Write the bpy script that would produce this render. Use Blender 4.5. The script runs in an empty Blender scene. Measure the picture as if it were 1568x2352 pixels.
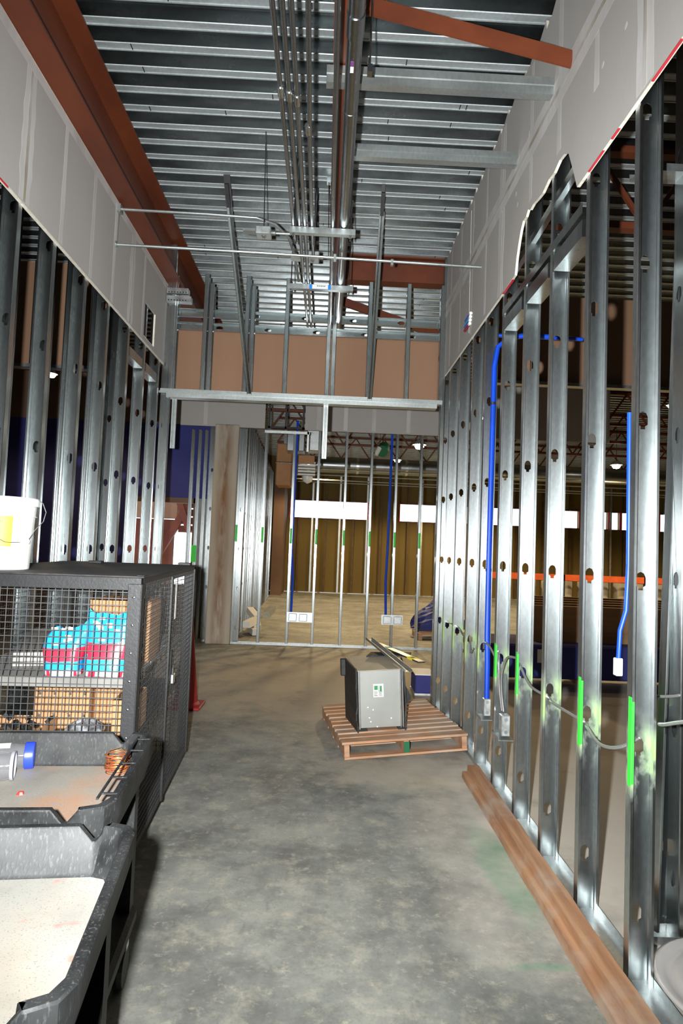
import bpy, math, random
from mathutils import Vector, Matrix
random.seed(7)
S = bpy.context.scene
C = S.collection

# ------------------------------------------------------------------ camera
CAMZ = 1.53
yaw, pitch, roll = .0237, .0546, .0388
F = Vector((math.sin(yaw)*math.cos(pitch), math.cos(yaw)*math.cos(pitch), math.sin(pitch)))
rt = Vector((math.cos(yaw), -math.sin(yaw), 0)); up = rt.cross(F)
r2 = math.cos(roll)*rt + math.sin(roll)*up
u2 = -math.sin(roll)*rt + math.cos(roll)*up
cd = bpy.data.cameras.new('camera'); cam = bpy.data.objects.new('camera', cd); C.objects.link(cam)
m = Matrix.Identity(4)
for i in range(3):
    m[i][0] = r2[i]; m[i][1] = u2[i]; m[i][2] = -F[i]
m[2][3] = CAMZ
cam.matrix_world = m
cd.sensor_fit = 'VERTICAL'; cd.sensor_height = 36.0; cd.lens = 36.0*1500/2352
cd.clip_start = .05; cd.clip_end = 200
S.camera = cam

# ------------------------------------------------------------------ world
w = bpy.data.worlds.new('world'); S.world = w; w.use_nodes = True
bg = w.node_tree.nodes['Background']; bg.inputs[0].default_value = (.95, .97, 1, 1); bg.inputs[1].default_value = 2.6
# camera flash: portrait grip puts the flash head left of the lens
fl = bpy.data.lights.new('flash', 'SPOT'); fl.energy = 1650; fl.spot_size = math.radians(116); fl.spot_blend = 1.0
fl.shadow_soft_size = .022; fl.color = (.98, 1.0, 1.0)
fo = bpy.data.objects.new('flash', fl); C.objects.link(fo); fo.location = (-.13, .03, CAMZ+.03)
fo.rotation_euler = Vector((.04, 1, .10)).to_track_quat('-Z', 'Y').to_euler()
S.view_settings.view_transform = 'Standard'; S.view_settings.look = 'None'
S.view_settings.exposure = 0.0; S.view_settings.gamma = 1.0; S.view_settings.use_curve_mapping = False

# ------------------------------------------------------------------ materials
def newmat(name):
    mt = bpy.data.materials.new(name); mt.use_nodes = True
    nt = mt.node_tree; b = nt.nodes['Principled BSDF']
    return mt, nt, b
def nz(nt, scale, detail=4, coords='Object', stretch=(1, 1, 1), rough=.55, loc=(0, 0, 0)):
    tc = nt.nodes.new('ShaderNodeTexCoord'); mp = nt.nodes.new('ShaderNodeMapping'); n = nt.nodes.new('ShaderNodeTexNoise')
    mp.inputs['Scale'].default_value = stretch; mp.inputs['Location'].default_value = loc
    nt.links.new(tc.outputs[coords], mp.inputs[0]); nt.links.new(mp.outputs[0], n.inputs['Vector'])
    n.inputs['Scale'].default_value = scale; n.inputs['Detail'].default_value = detail; n.inputs['Roughness'].default_value = rough
    return n.outputs['Fac']
def ramp(nt, fac, stops):
    r = nt.nodes.new('ShaderNodeValToRGB'); e = r.color_ramp.elements
    while len(e) < len(stops): e.new(.5)
    for k, (p, c) in enumerate(stops):
        e[k].position = p; e[k].color = (c[0], c[1], c[2], 1) if not isinstance(c, (int, float)) else (c, c, c, 1)
    nt.links.new(fac, r.inputs[0]); return r.outputs[0]
def mix(nt, fac, a, b, mode='MIX'):
    x = nt.nodes.new('ShaderNodeMix'); x.data_type = 'RGBA'; x.blend_type = mode
    for sock, v in ((x.inputs[0], fac), (x.inputs[6], a), (x.inputs[7], b)):
        if hasattr(v, 'links'): nt.links.new(v, sock)
        elif isinstance(v, (int, float)): sock.default_value = v
        else: sock.default_value = (v[0], v[1], v[2], 1)
    return x.outputs[2]
def bump(nt, b, h, strength=.3, dist=.01):
    n = nt.nodes.new('ShaderNodeBump'); n.inputs['Strength'].default_value = strength; n.inputs['Distance'].default_value = dist
    nt.links.new(h, n.inputs['Height']); nt.links.new(n.outputs[0], b.inputs['Normal'])
def simple(name, c1, c2=None, rough=.6, metal=0, scale=6, stretch=(1, 1, 1), bmp=0, bscale=None, spec=.5, coords='Object', lo=.35, hi=.65, coat=0, emit=None, trans=0):
    mt, nt, b = newmat(name)
    if c2 is None: c2 = tuple(v*.8 for v in c1)
    f = nz(nt, scale, 5, coords, stretch)
    nt.links.new(ramp(nt, f, [(lo, c2), (hi, c1)]), b.inputs['Base Color'])
    b.inputs['Roughness'].default_value = rough; b.inputs['Metallic'].default_value = metal
    b.inputs['Specular IOR Level'].default_value = spec
    b.inputs['Transmission Weight'].default_value = trans
    if bmp: bump(nt, b, nz(nt, bscale or scale*4, 4, coords, stretch), bmp)
    if emit: b.inputs['Emission Color'].default_value = (*emit[0], 1); b.inputs['Emission Strength'].default_value = emit[1]
    return mt
def galv(name, base=(.62, .66, .68), r0=.24, r1=.42, scale=9, stretch=(1, 1, .12), metal=1.0, green=None, aniso=0):
    mt, nt, b = newmat(name)
    f = nz(nt, scale, 6, 'Object', stretch)
    g = nz(nt, 60, 2, 'Object', (1, 1, .5))
    col = ramp(nt, f, [(.3, tuple(v*.72 for v in base)), (.7, base)])
    col = mix(nt, .25, col, ramp(nt, g, [(.35, tuple(v*.7 for v in base)), (.65, tuple(min(1, v*1.2) for v in base))]))
    rr = nt.nodes.new('ShaderNodeMapRange'); nt.links.new(f, rr.inputs[0])
    rr.inputs[1].default_value = .3; rr.inputs[2].default_value = .7; rr.inputs[3].default_value = r0; rr.inputs[4].default_value = r1
    rsock = rr.outputs[0]; msock = None
    if green:
        # spray paint overspray that crossed the studs at a fixed height band
        geo = nt.nodes.new('ShaderNodeNewGeometry'); sp = nt.nodes.new('ShaderNodeSeparateXYZ'); nt.links.new(geo.outputs['Position'], sp.inputs[0])
        mr = nt.nodes.new('ShaderNodeMapRange'); mr.interpolation_type = 'SMOOTHSTEP'
        ma = nt.nodes.new('ShaderNodeMath'); ma.operation = 'SUBTRACT'; ma.inputs[1].default_value = green[0]; nt.links.new(sp.outputs[2], ma.inputs[0])
        mb = nt.nodes.new('ShaderNodeMath'); mb.operation = 'ABSOLUTE'; nt.links.new(ma.outputs[0], mb.inputs[0])
        nt.links.new(mb.outputs[0], mr.inputs[0]); mr.inputs[1].default_value = green[1]; mr.inputs[2].default_value = .02; mr.inputs[3].default_value = 0; mr.inputs[4].default_value = 1
        no = nz(nt, 11, 5, 'Object', (1, 1, .6)); pw = ramp(nt, no, [(.42, 0), (.62, 1)])
        mm = nt.nodes.new('ShaderNodeMath'); mm.operation = 'MULTIPLY'; nt.links.new(mr.outputs[0], mm.inputs[0]); nt.links.new(pw, mm.inputs[1])
        m2 = nt.nodes.new('ShaderNodeMath'); m2.operation = 'MULTIPLY'; m2.inputs[1].default_value = .8; nt.links.new(mm.outputs[0], m2.inputs[0])
        col = mix(nt, m2.outputs[0], col, (.36, .62, .12))
        m3 = nt.nodes.new('ShaderNodeMath'); m3.operation = 'SUBTRACT'; m3.inputs[0].default_value = 1; nt.links.new(m2.outputs[0], m3.inputs[1]); msock = m3.outputs[0]
    nt.links.new(col, b.inputs['Base Color']); nt.links.new(rsock, b.inputs['Roughness'])
    b.inputs['Metallic'].default_value = metal
    if aniso:
        cx = nt.nodes.new('ShaderNodeCombineXYZ'); cx.inputs[0].default_value = .86; cx.inputs[1].default_value = .5; nt.links.new(cx.outputs[0], b.inputs['Tangent']); b.inputs['Anisotropic'].default_value = aniso
    if msock: nt.links.new(msock, b.inputs['Metallic'])
    bump(nt, b, nz(nt, 3, 3, 'Object', (1, 1, .4)), .06, .02)
    return mt
M = {}
M['galv'] = galv('galvanized_stud', (.58, .62, .62), .21, .32, 3, aniso=.55)
M['galv_g'] = galv('galvanized_stud_sprayed', (.62, .66, .665), .24, .35, 3, green=(.78, .2), aniso=.55)
M['galv_r'] = galv('galvanized_rough', (.58, .61, .61), .34, .48, 14, (1, 1, 1), .95)
M['strut'] = galv('galvanized_strut', (.50, .54, .53), .36, .46, 8, (.3, 1, 1), .85)
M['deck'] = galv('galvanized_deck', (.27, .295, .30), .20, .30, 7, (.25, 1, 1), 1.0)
M['deckflat'] = galv('galvanized_deck_scuffed_lit', (.50, .55, .56), .46, .62, 16, (.2, 1, 1), .55)  # whitish scuffed rib flats, also lightened to carry the lit bands; flutes darkened
M['emt'] = galv('steel_conduit', (.42, .44, .45), .22, .32, 3, (1, .2, 1), 1.0)
M['zincbox'] = galv('zinc_box', (.68, .72, .72), .35, .5, 20, (1, 1, 1), .8)
M['redsteel'] = simple('red_oxide_primer', (.155, .036, .0115), (.105, .023, .008), .55, 0, 3, (1, .4, 1), .1, 30)
M['redplain'] = simple('red_plastic', (.30, .012, .015), None, .5)
M['gyp'] = simple('gypsum_paper', (.44, .415, .39), (.40, .378, .355), .85, 0, 1.2, (1, 1, .6), .05, 60)
M['mud'] = simple('joint_compound', (.58, .56, .54), (.47, .445, .42), .8, 0, 5, (1, 1, .3), .15, 20, lo=.3, hi=.6)
M['tape'] = simple('paper_tape', (.33, .29, .23), (.50, .475, .445), .85, 0, 4, (1, 1, .35), lo=.45, hi=.6)
M['gypcore'] = simple('gypsum_core', (.80, .76, .66), (.66, .61, .5), .9, 0, 20, bmp=.4, bscale=60)
M['kraft'] = simple('brown_kraft_back', (.28, .158, .092), (.24, .13, .075), .8, 0, 1.5, (1, 1, .25))
M['redtape'] = simple('red_edge_tape', (.6, .03, .05), None, .6)
M['blackmetal'] = simple('black_painted_steel', (.018, .019, .02), (.009, .0095, .01), .5, 0, 5, bmp=.1, bscale=80)
M['mesh'] = simple('black_wire', (.085, .085, .085), None, .45, .3)
M['blackplastic'] = None
M['whitepl'] = simple('white_plastic', (.80, .80, .77), (.74, .74, .70), .35, 0, 3)
M['label_y'] = simple('yellow_label', (.80, .62, .03), (.78, .58, .03), .5)
M['bluepl'] = simple('blue_plastic', (.02, .05, .62), (.02, .045, .55), .35)
M['bluepipe'] = simple('blue_flexible_tube', (.005, .07, .62), (.004, .055, .5), .3, 0, 5, spec=.7)
M['bluewall'] = simple('blue_air_barrier', (.030, .034, .20), (.024, .027, .16), .75, 0, 2)
M['bluetarp'] = simple('blue_tarp', (.012, .03, .22), (.01, .02, .14), .5, 0, 4, bmp=.6, bscale=8)
M['copper'] = simple('copper_wire', (.62, .22, .09), (.4, .12, .05), .4, .7, 30)
M['red'] = simple('red_scrap', (.6, .03, .02), None, .5)
M['orange'] = simple('orange_rail', (.85, .14, .03), None, .6)
M['bagblue'] = simple('blue_bag_film', (.03, .38, .66), (.02, .30, .6), .3, 0, 6, bmp=.5, bscale=14)
M['bagred'] = simple('red_bag_print', (.75, .03, .07), None, .3)
M['bagwhite'] = simple('white_bag_print', (.8, .8, .8), None, .35)
M['card'] = simple('corrugated_cardboard', (.50, .27, .13), (.42, .22, .1), .85, 0, 3)
M['cardin'] = simple('cardboard_inside', (.30, .16, .08), None, .9)
M['dark'] = simple('black_rubber', (.02, .02, .02), (.012, .012, .012), .6, 0, 6, bmp=.3)
M['grayboard'] = simple('gray_shelf_board', (.34, .33, .31), (.26, .25, .235), .7, 0, 5, (1, .2, 1))
M['shelfedge'] = simple('gray_shelf_edge', (.20, .195, .18), (.13, .125, .115), .7, 0, 8)
M['greenpaint'] = simple('fluorescent_green_paint', (.04, .75, .05), (.03, .65, .04), .5)
M['green'] = simple('dark_green_paint', (.01, .13, .05), None, .5)
M['insul'] = simple('tan_wall_sheathing', (.17, .12, .028), (.13, .09, .022), .8, 0, .8, (1, 1, .3))
M['brownstud'] = simple('rust_brown_stud', (.12, .07, .02), (.07, .04, .015), .6)
M['brownwall'] = simple('brown_wall_board', (.17, .10, .065), (.12, .07, .045), .8, 0, 1)
M['ply'] = simple('plywood', (.40, .23, .11), (.30, .165, .075), .7, 0, 2, (.3, 1, 6))
M['glasspl'] = None
M['duct'] = galv('spiral_duct', (.35, .37, .38), .3, .4, 4, (1, 1, 1), 1)
M['flex'] = simple('armored_cable', (.55, .55, .54), (.4, .4, .39), .35, .7, 200, (1, 1, 1))
M['papr'] = simple('paper_label', (.78, .78, .74), (.74, .74, .7), .6)
M['ink'] = simple('print_ink', (.06, .07, .06), None, .6)
M['inkg'] = simple('green_ink', (.05, .3, .12), None, .6)
M['bluetape'] = simple('blue_painters_tape', (.01, .22, .75), None, .6)
M['teal'] = simple('teal_tape', (.02, .42, .45), None, .5)
M['yellow'] = simple('yellow_sticker', (.85, .75, .02), None, .5)
M['metal'] = galv('shiny_steel', (.78, .8, .8), .2, .3)
M['whitecol'] = simple('white_wrapped_roll', (.5, .47, .40), (.4, .37, .3), .6, 0, 3)
M['lamp'] = simple('lamp_glow', (1, 1, 1), None, .5, emit=((1, .93, .75), 30))
def f_black_plastic():
    mt, nt, b = newmat('scuffed_black_resin')
    a = nz(nt, 9, 8, 'Object'); c = nz(nt, 170, 4, 'Object', (1, 1, .3))
    col = ramp(nt, a, [(.38, (.006, .0065, .007)), (.62, (.022, .023, .023))])
    col = mix(nt, ramp(nt, c, [(.56, 0), (.72, .4)]), col, (.11, .11, .105))
    nt.links.new(col, b.inputs['Base Color']); b.inputs['Roughness'].default_value = .55; b.inputs['Specular IOR Level'].default_value = .3
    bump(nt, b, c, .15, .003); return mt
M['blackplastic'] = f_black_plastic()
def f_tray(name, base, stain, amt):
    # dusty tray bed with stains
    mt, nt, b = newmat(name)
    a = nz(nt, 3.2, 5, 'Object'); d = nz(nt, 2.4, 4, 'Object', loc=(3, 1, 0)); e = nz(nt, 260, 2, 'Object')
    h = nz(nt, 7, 4, 'Object', loc=(7, 2, 0))
    col = ramp(nt, a, [(.33, tuple(v*.8 for v in base)), (.62, base)])
    col = mix(nt, ramp(nt, d, [(.5, 0), (.68, amt)]), col, stain)
    col = mix(nt, ramp(nt, h, [(.56, 0), (.72, .5)]), col, tuple(v*.62 for v in base))
    col = mix(nt, ramp(nt, e, [(.60, 0), (.68, .55)]), col, (.1, .1, .1))
    k = nz(nt, 12, 3, 'Object', loc=(1, 5, 0)); col = mix(nt, ramp(nt, k, [(.66, 0), (.72, .4)]), col, (.12, .25, .45))
    k = nz(nt, 9, 3, 'Object', loc=(9, 5, 0)); col = mix(nt, ramp(nt, k, [(.66, 0), (.73, .5)]), col, (.5, .08, .06))
    nt.links.new(col, b.inputs['Base Color']); b.inputs['Roughness'].default_value = .7
    bump(nt, b, e, .1, .002); return mt
M['traybed_near'] = f_tray('dusty_tray_bed_pale', (.29, .28, .25), (.25, .20, .14), .5)
M['traybed_far'] = f_tray('dusty_tray_bed_brown', (.29, .27, .23), (.38, .19, .10), .8)
def f_concrete():
    mt, nt, b = newmat('stained_concrete')
    L = nt.links.new
    a = nz(nt, 1.3, 10, 'Object', rough=.68); c = nz(nt, 7, 9, 'Object', rough=.72, loc=(4, 0, 0)); d = nz(nt, 70, 4, 'Object')
    col = ramp(nt, a, [(.38, (.115, .118, .105)), (.5, (.185, .19, .168)), (.62, (.255, .255, .22))])
    col = mix(nt, ramp(nt, c, [(.5, 0), (.68, .6)]), col, (.37, .335, .26))
    col = mix(nt, ramp(nt, nz(nt, 3.4, 9, 'Object', rough=.72, loc=(9, 3, 0)), [(.5, 0), (.66, .6)]), col, (.085, .087, .08))
    col = mix(nt, ramp(nt, nz(nt, 19, 8, 'Object', rough=.75, loc=(2, 7, 0)), [(.55, 0), (.66, .55)]), col, (.40, .36, .28))
    col = mix(nt, ramp(nt, nz(nt, 24, 6, 'Object', stretch=(1, .3, 1), rough=.7, loc=(5, 1, 0)), [(.58, 0), (.7, .4)]), col, (.09, .09, .085))
    col = mix(nt, ramp(nt, d, [(.3, .3), (.48, 0)]), col, (.10, .10, .09))
    tc = nt.nodes.new('ShaderNodeTexCoord')
    # dusty warm patch in front of the pallet, green paint smears beside the plank, pale chips
    def blob(x, y, rx, ry, colr, amt, ns=9, thr=.35):
        nonlocal col
        mp = nt.nodes.new('ShaderNodeMapping'); mp.vector_type = 'TEXTURE'
        mp.inputs['Location'].default_value = (x, y, 0); mp.inputs['Scale'].default_value = (rx, ry, 1)
        g = nt.nodes.new('ShaderNodeTexGradient'); g.gradient_type = 'SPHERICAL'
        L(tc.outputs['Object'], mp.inputs[0]); L(mp.outputs[0], g.inputs[0])
        n = nz(nt, ns, 5, 'Object', loc=(x*3, y, 0))
        mu = nt.nodes.new('ShaderNodeMath'); mu.operation = 'MULTIPLY'; L(g.outputs[1], mu.inputs[0]); L(n, mu.inputs[1])
        f = ramp(nt, mu.outputs[0], [(thr*.5, 0), (thr, amt)])
        col = mix(nt, f, col, colr)
    blob(.25, 7.5, 3.2, 3.5, (.36, .30, .22), .7, 3, .3)
    blob(.55, 4.55, .9, .55, (.40, .345, .265), .6, 5, .3)
    blob(.93, 3.30, .17, .75, (.06, .21, .11), .75, 7, .24)
    blob(.88, 2.50, .22, .05, (.06, .21, .11), .55, 16, .34)
    blob(.62, 2.15, .09, .06, (.62, .52, .38), .9, 12, .25)
    blob(.80, 1.80, .10, .13, (.62, .45, .30), .95, 12, .25)
    blob(3.2, 4.5, 3.5, 6, (.52, .47, .40), .85, 2, .22)
    hv = nt.nodes.new('ShaderNodeHueSaturation'); hv.inputs['Value'].default_value = 1.18; hv.inputs['Saturation'].default_value = .95; L(col, hv.inputs['Color']); col = hv.outputs[0]
    L(col, b.inputs['Base Color'])
    rg = nt.nodes.new('ShaderNodeMapRange'); L(c, rg.inputs[0]); rg.inputs[3].default_value = .5; rg.inputs[4].default_value = .8; L(rg.outputs[0], b.inputs['Roughness'])
    bump(nt, b, c, .12, .01); return mt
M['concrete'] = f_concrete()
def f_column():
    mt, nt, b = newmat('patched_column_concrete')
    a = nz(nt, 2.5, 7, 'Object', (1, 1, .25)) if False else nz(nt, 2.5, 7, 'Object', stretch=(1, 1, .25))
    c = nz(nt, 8, 7, 'Object', stretch=(1, 1, .2), loc=(2, 0, 0))
    col = ramp(nt, a, [(.35, (.36, .30, .23)), (.65, (.48, .42, .34))])
    tc = nt.nodes.new('ShaderNodeTexCoord'); sx = nt.nodes.new('ShaderNodeSeparateXYZ'); nt.links.new(tc.outputs['Object'], sx.inputs[0])
    ab = nt.nodes.new('ShaderNodeMath'); ab.operation = 'ABSOLUTE'; nt.links.new(sx.outputs[0], ab.inputs[0])
    r = ramp(nt, ab.outputs[0], [(0, 1), (.13, 0)])
    st = ramp(nt, c, [(.36, 0), (.54, .95)])
    f = mix(nt, 1.0, r, st, 'MULTIPLY')
    col = mix(nt, f, col, (.20, .085, .035))
    nt.links.new(col, b.inputs['Base Color']); b.inputs['Roughness'].default_value = .85
    bump(nt, b, c, .3, .02); return mt
M['column'] = f_column()
def f_wood(name, c1, c2, dirty):
    mt, nt, b = newmat(name)
    a = nz(nt, 7, 6, 'Object', stretch=(.25, 4, 4) if name.startswith('pallet') else (4, .25, 4)); c = nz(nt, 3, 5, 'Object', loc=(5, 0, 0))
    col = ramp(nt, a, [(.3, c2), (.68, c1)])
    col = mix(nt, ramp(nt, c, [(.45, 0), (.68, dirty)]), col, (.46, .39, .32))
    nt.links.new(col, b.inputs['Base Color']); b.inputs['Roughness'].default_value = .75
    bump(nt, b, a, .3, .006); return mt
M['plank'] = f_wood('pine_plank', (.50, .28, .15), (.28, .125, .06), .9)
M['pallet'] = f_wood('pallet_wood', (.52, .29, .16), (.30, .14, .07), .85)
def f_clear():
    mt, nt, b = newmat('clear_plastic'); b.inputs['Base Color'].default_value = (.93, .93, .95, 1)
    b.inputs['Transmission Weight'].default_value = .92; b.inputs['Roughness'].default_value = .06; b.inputs['IOR'].default_value = 1.3
    return mt
M['glasspl'] = f_clear()

# ------------------------------------------------------------------ mesh helpers
class MB:
    def __init__(s): s.v = []; s.f = []; s.mi = []; s.mats = []
    def _m(s, m):
        if m is None: return 0
        if m not in s.mats: s.mats.append(m)
        return s.mats.index(m)
    def add(s, vs, fs, m=None):
        o = len(s.v); s.v += [tuple(v) for v in vs]; k = s._m(m)
        for f in fs: s.f.append(tuple(i+o for i in f)); s.mi.append(k)
    def box(s, x0, x1, y0, y1, z0, z1, m=None, mat=None, bev=0):
        if bev:
            b = bev; vs = []
            # chamfered prism: octagon in xz? chamfer all vertical + horizontal edges via 24 vertex box
            P = []
            for sx in (0, 1):
                for sy in (0, 1):
                    for sz in (0, 1):
                        X = (x0, x1)[sx]; Y = (y0, y1)[sy]; Z = (z0, z1)[sz]
                        dx = b*(1-2*sx); dy = b*(1-2*sy); dz = b*(1-2*sz)
                        P += [Vector((X, Y+dy, Z+dz)), Vector((X+dx, Y, Z+dz)), Vector((X+dx, Y+dy, Z))]
            i = lambda a, bb, c, k: (a*4+bb*2+c)*3+k
            fs = []
            for q in (0, 1):
                fs.append([i(q, 0, 0, 0), i(q, 1, 0, 0), i(q, 1, 1, 0), i(q, 0, 1, 0)][::(1 if q else -1)])
                fs.append([i(0, q, 0, 1), i(1, q, 0, 1), i(1, q, 1, 1), i(0, q, 1, 1)][::(-1 if q else 1)])
                fs.append([i(0, 0, q, 2), i(1, 0, q, 2), i(1, 1, q, 2), i(0, 1, q, 2)][::(1 if q else -1)])
            for a in (0, 1):
                for c in (0, 1):
                    fs.append([i(a, c, 0, 0), i(a, c, 1, 0), i(a, c, 1, 1), i(a, c, 0, 1)])
                    fs.append([i(a, 0, c, 0), i(a, 1, c, 0), i(a, 1, c, 2), i(a, 0, c, 2)])
                    fs.append([i(0, a, c, 1), i(1, a, c, 1), i(1, a, c, 2), i(0, a, c, 2)])
            for a in (0, 1):
                for c in (0, 1):
                    for d in (0, 1): fs.append([i(a, c, d, 0), i(a, c, d, 1), i(a, c, d, 2)])
            vs = P
        else:
            vs = [Vector((x, y, z)) for x in (x0, x1) for y in (y0, y1) for z in (z0, z1)]
            fs = [(0, 1, 3, 2), (4, 6, 7, 5), (0, 4, 5, 1), (2, 3, 7, 6), (0, 2, 6, 4), (1, 5, 7, 3)]
        if mat is not None: vs = [mat @ v for v in vs]
        s.add(vs, fs, m); return s
    def bar(s, a, b, w, h=None, m=None, upv=(0, 0, 1)):
        a = Vector(a); b = Vector(b); h = h or w; d = (b-a)
        L = d.length; d.normalize(); u = Vector(upv); sd = d.cross(u)
        if sd.length < 1e-4: sd = d.cross(Vector((1, 0, 0)))
        sd.normalize(); u = sd.cross(d)
        vs = []
        for p in (a, b):
            for i, j in ((-1, -1), (1, -1), (1, 1), (-1, 1)): vs.append(p+sd*(i*w/2)+u*(j*h/2))
        s.add(vs, [(0, 3, 2, 1), (4, 5, 6, 7), (0, 1, 5, 4), (1, 2, 6, 5), (2, 3, 7, 6), (3, 0, 4, 7)], m); return s
    def tube(s, pts, r, n=10, m=None, cap=True):
        pts = [Vector(p) for p in pts]; rings = []; pu = None
        R = r if isinstance(r, (list, tuple)) else [r]*len(pts)
        for k, p in enumerate(pts):
            d = (pts[min(k+1, len(pts)-1)]-pts[max(k-1, 0)]).normalized()
            if pu is None:
                pu = Vector((0, 0, 1)) if abs(d.z) < .9 else Vector((1, 0, 0))
            sd = d.cross(pu).normalized(); pu = sd.cross(d)
            rings.append([p+(sd*math.cos(2*math.pi*j/n)+pu*math.sin(2*math.pi*j/n))*R[k] for j in range(n)])
        vs = [v for g in rings for v in g]; fs = []
        for k in range(len(pts)-1):
            for j in range(n): fs.append((k*n+j, k*n+(j+1) % n, (k+1)*n+(j+1) % n, (k+1)*n+j))
        if cap: fs.append(tuple(range(n))[::-1]); fs.append(tuple((len(pts)-1)*n+j for j in range(n)))
        s.add(vs, fs, m); return s
    def lathe(s, c, prof, n=28, m=None, ax=None):
        # prof: list of (r, h) ; ax: optional matrix
        vs = []; fs = []
        for r, h in prof:
            for j in range(n):
                a = 2*math.pi*j/n; v = Vector((r*math.cos(a), r*math.sin(a), h))
                if ax is not None: v = ax @ v
                vs.append(v+Vector(c))
        for k in range(len(prof)-1):
            for j in range(n): fs.append((k*n+j, k*n+(j+1) % n, (k+1)*n+(j+1) % n, (k+1)*n+j))
        s.add(vs, fs, m); return s
    def prism(s, poly, y0, y1, m=None, axis='y', mat=None):
        # poly in (x,z) extruded along y; axis 'x': poly is (y,z); axis 'z': poly is (x,y)
        n = len(poly)
        def P(a, b, t):
            return Vector({'y': (a, t, b), 'x': (t, a, b), 'z': (a, b, t)}[axis])
        vs = [P(a, b, y0) for a, b in poly]+[P(a, b, y1) for a, b in poly]
        if mat is not None: vs = [mat @ v for v in vs]
        fs = [tuple(range(n))[::-1], tuple(range(n, 2*n))]+[(i, (i+1) % n, n+(i+1) % n, n+i) for i in range(n)]
        s.add(vs, fs, m); return s
    def build(s, name, m=None, parent=None, smooth=False, kind=None, label=None):
        me = bpy.data.meshes.new(name); me.from_pydata(s.v, [], s.f)
        if s.mats:
            for q in s.mats: me.materials.append(M[q] if isinstance(q, str) else q)
            for p, k in zip(me.polygons, s.mi): p.material_index = k
        else: me.materials.append(M[m] if isinstance(m, str) else m)
        if smooth:
            for p in me.polygons: p.use_smooth = True
        me.update()
        o = bpy.data.objects.new(name, me); C.objects.link(o)
        if smooth == 'auto':
            me.set_sharp_from_angle(angle=math.radians(35))
        if parent: o.parent = parent
        if kind: o['kind'] = kind
        if label: o['label'] = label
        return o
def tag(o, label, cat=None, group=None, kind=None):
    if label: o['label'] = label
    if cat: o['category'] = cat
    if group: o['group'] = group
    if kind: o['kind'] = kind
    return o
def empty(name, label, cat=None, loc=(0, 0, 0), rz=0, group=None, kind=None, rot=None):
    o = bpy.data.objects.new(name, None); C.objects.link(o); o.location = loc
    o.rotation_euler = rot if rot else (0, 0, rz); o.empty_display_size = .1
    return tag(o, label, cat, group, kind)
def sheet(o, t):
    md = o.modifiers.new('thickness', 'SOLIDIFY'); md.thickness = t; md.offset = 0
def rzm(a): return Matrix.Rotation(a, 4, 'Z')

# ------------------------------------------------------------------ studs
KN = [.247+.6375*k for k in range(8)]
KN = [z*1.0 for z in (.24, .84, 1.45, 2.06, 2.67, 3.28, 3.89, 4.5)]
def stud_mesh(name, z0, z1, W=.092, fl=.04, lip=.010, knock=KN, mirror=False, matname='galv', off=0):
    """C stud: web in plane y=0 spanning x 0..W, flanges towards -y, key shaped punch-outs in the web"""
    c = .0035
    prof = [(lip, -fl), (c*.3, -fl), (0, -fl+c), (0, -c), (c, 0), (W-c, 0), (W, -c), (W, -fl+c), (W-c*.3, -fl), (W-lip, -fl)]
    vs = []; fs = []
    ks = [k+off for k in knock if z0+.08 < k+off < z1-.08]
    zs = [z0]
    for k in ks: zs += [k-.055, k+.055]
    zs.append(z1); n = len(prof)
    for z in zs:
        for x, y in prof: vs.append((x, y, z))
    for r in range(len(zs)-1):
        for j in range(n-1):
            a = r*n+j
            if j == 4 and r % 2 == 1:
                k = (zs[r]+zs[r+1])/2; cx = W/2; h = .019
                outer = [(c, zs[r]), (cx, zs[r]), (W-c, zs[r]), (W-c, k), (W-c, zs[r+1]), (cx, zs[r+1]), (c, zs[r+1]), (c, k)]
                inner = []
                # stadium with a narrower lower key
                st = [(-.009, -.034), (0, -.034), (.009, -.034), (.019, -.004), (.014, .026), (0, .033), (-.014, .026), (-.019, -.004)]
                # extra verts for the key step
                st = [(-.009, -.036), (0, -.036), (.009, -.036), (.019, .0), (.0145, .024), (0, .033), (-.0145, .024), (-.019, .0)]
                o = len(vs)
                key = [(-.009, -.036), (0, -.036), (.009, -.036), (.009, -.024), (.019, -.018), (.019, .012), (.012, .027), (0, .033), (-.012, .027), (-.019, .012), (-.019, -.018), (-.009, -.024)]
                out12 = [(c, zs[r]), (cx, zs[r]), (W-c, zs[r]), (W-c, k-.03), (W-c, k-.018), (W-c, k+.012), (W-c, zs[r+1]), (cx, zs[r+1]), (c, zs[r+1]), (c, k+.012), (c, k-.018), (c, k-.03)]
                for (x, z) in out12: vs.append((x, 0, z))
                for (x, z) in key: vs.append((cx+x, 0, k+z))
                for q in range(12): fs.append((o+q, o+(q+1) % 12, o+12+(q+1) % 12, o+12+q))
            else: fs.append((a, a+1, a+n+1, a+n))
    if mirror:
        vs = [(-x, y, z) for x, y, z in vs]; fs = [f[::-1] for f in fs]
    me = bpy.data.meshes.new(name); me.from_pydata(vs, [], fs); me.materials.append(M[matname]); me.update()
    return me
_meshes = {}
def stud(parent, x, y, z0, z1, rz=0, mirror=False, matname='galv', name='stud', off=0, W=.092, rot=None, fl=.04, label=None):
    key = (round(z1-z0, 3), mirror, matname, round(off, 2), W, fl, round(z0 % .61, 2))
    if key not in _meshes: _meshes[key] = stud_mesh(name, 0, z1-z0, W=W, mirror=mirror, matname=matname, off=off-z0 if z0 else off, fl=fl, knock=KN if not z0 else [k+0 for k in KN])
    o = bpy.data.objects.new(name, _meshes[key]); C.objects.link(o); o.parent = parent
    o.location = (x, y, z0); o.rotation_euler = rot if rot else (0, 0, rz)
    sheet(o, .0014)
    if label: o['label'] = label
    return o
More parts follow.
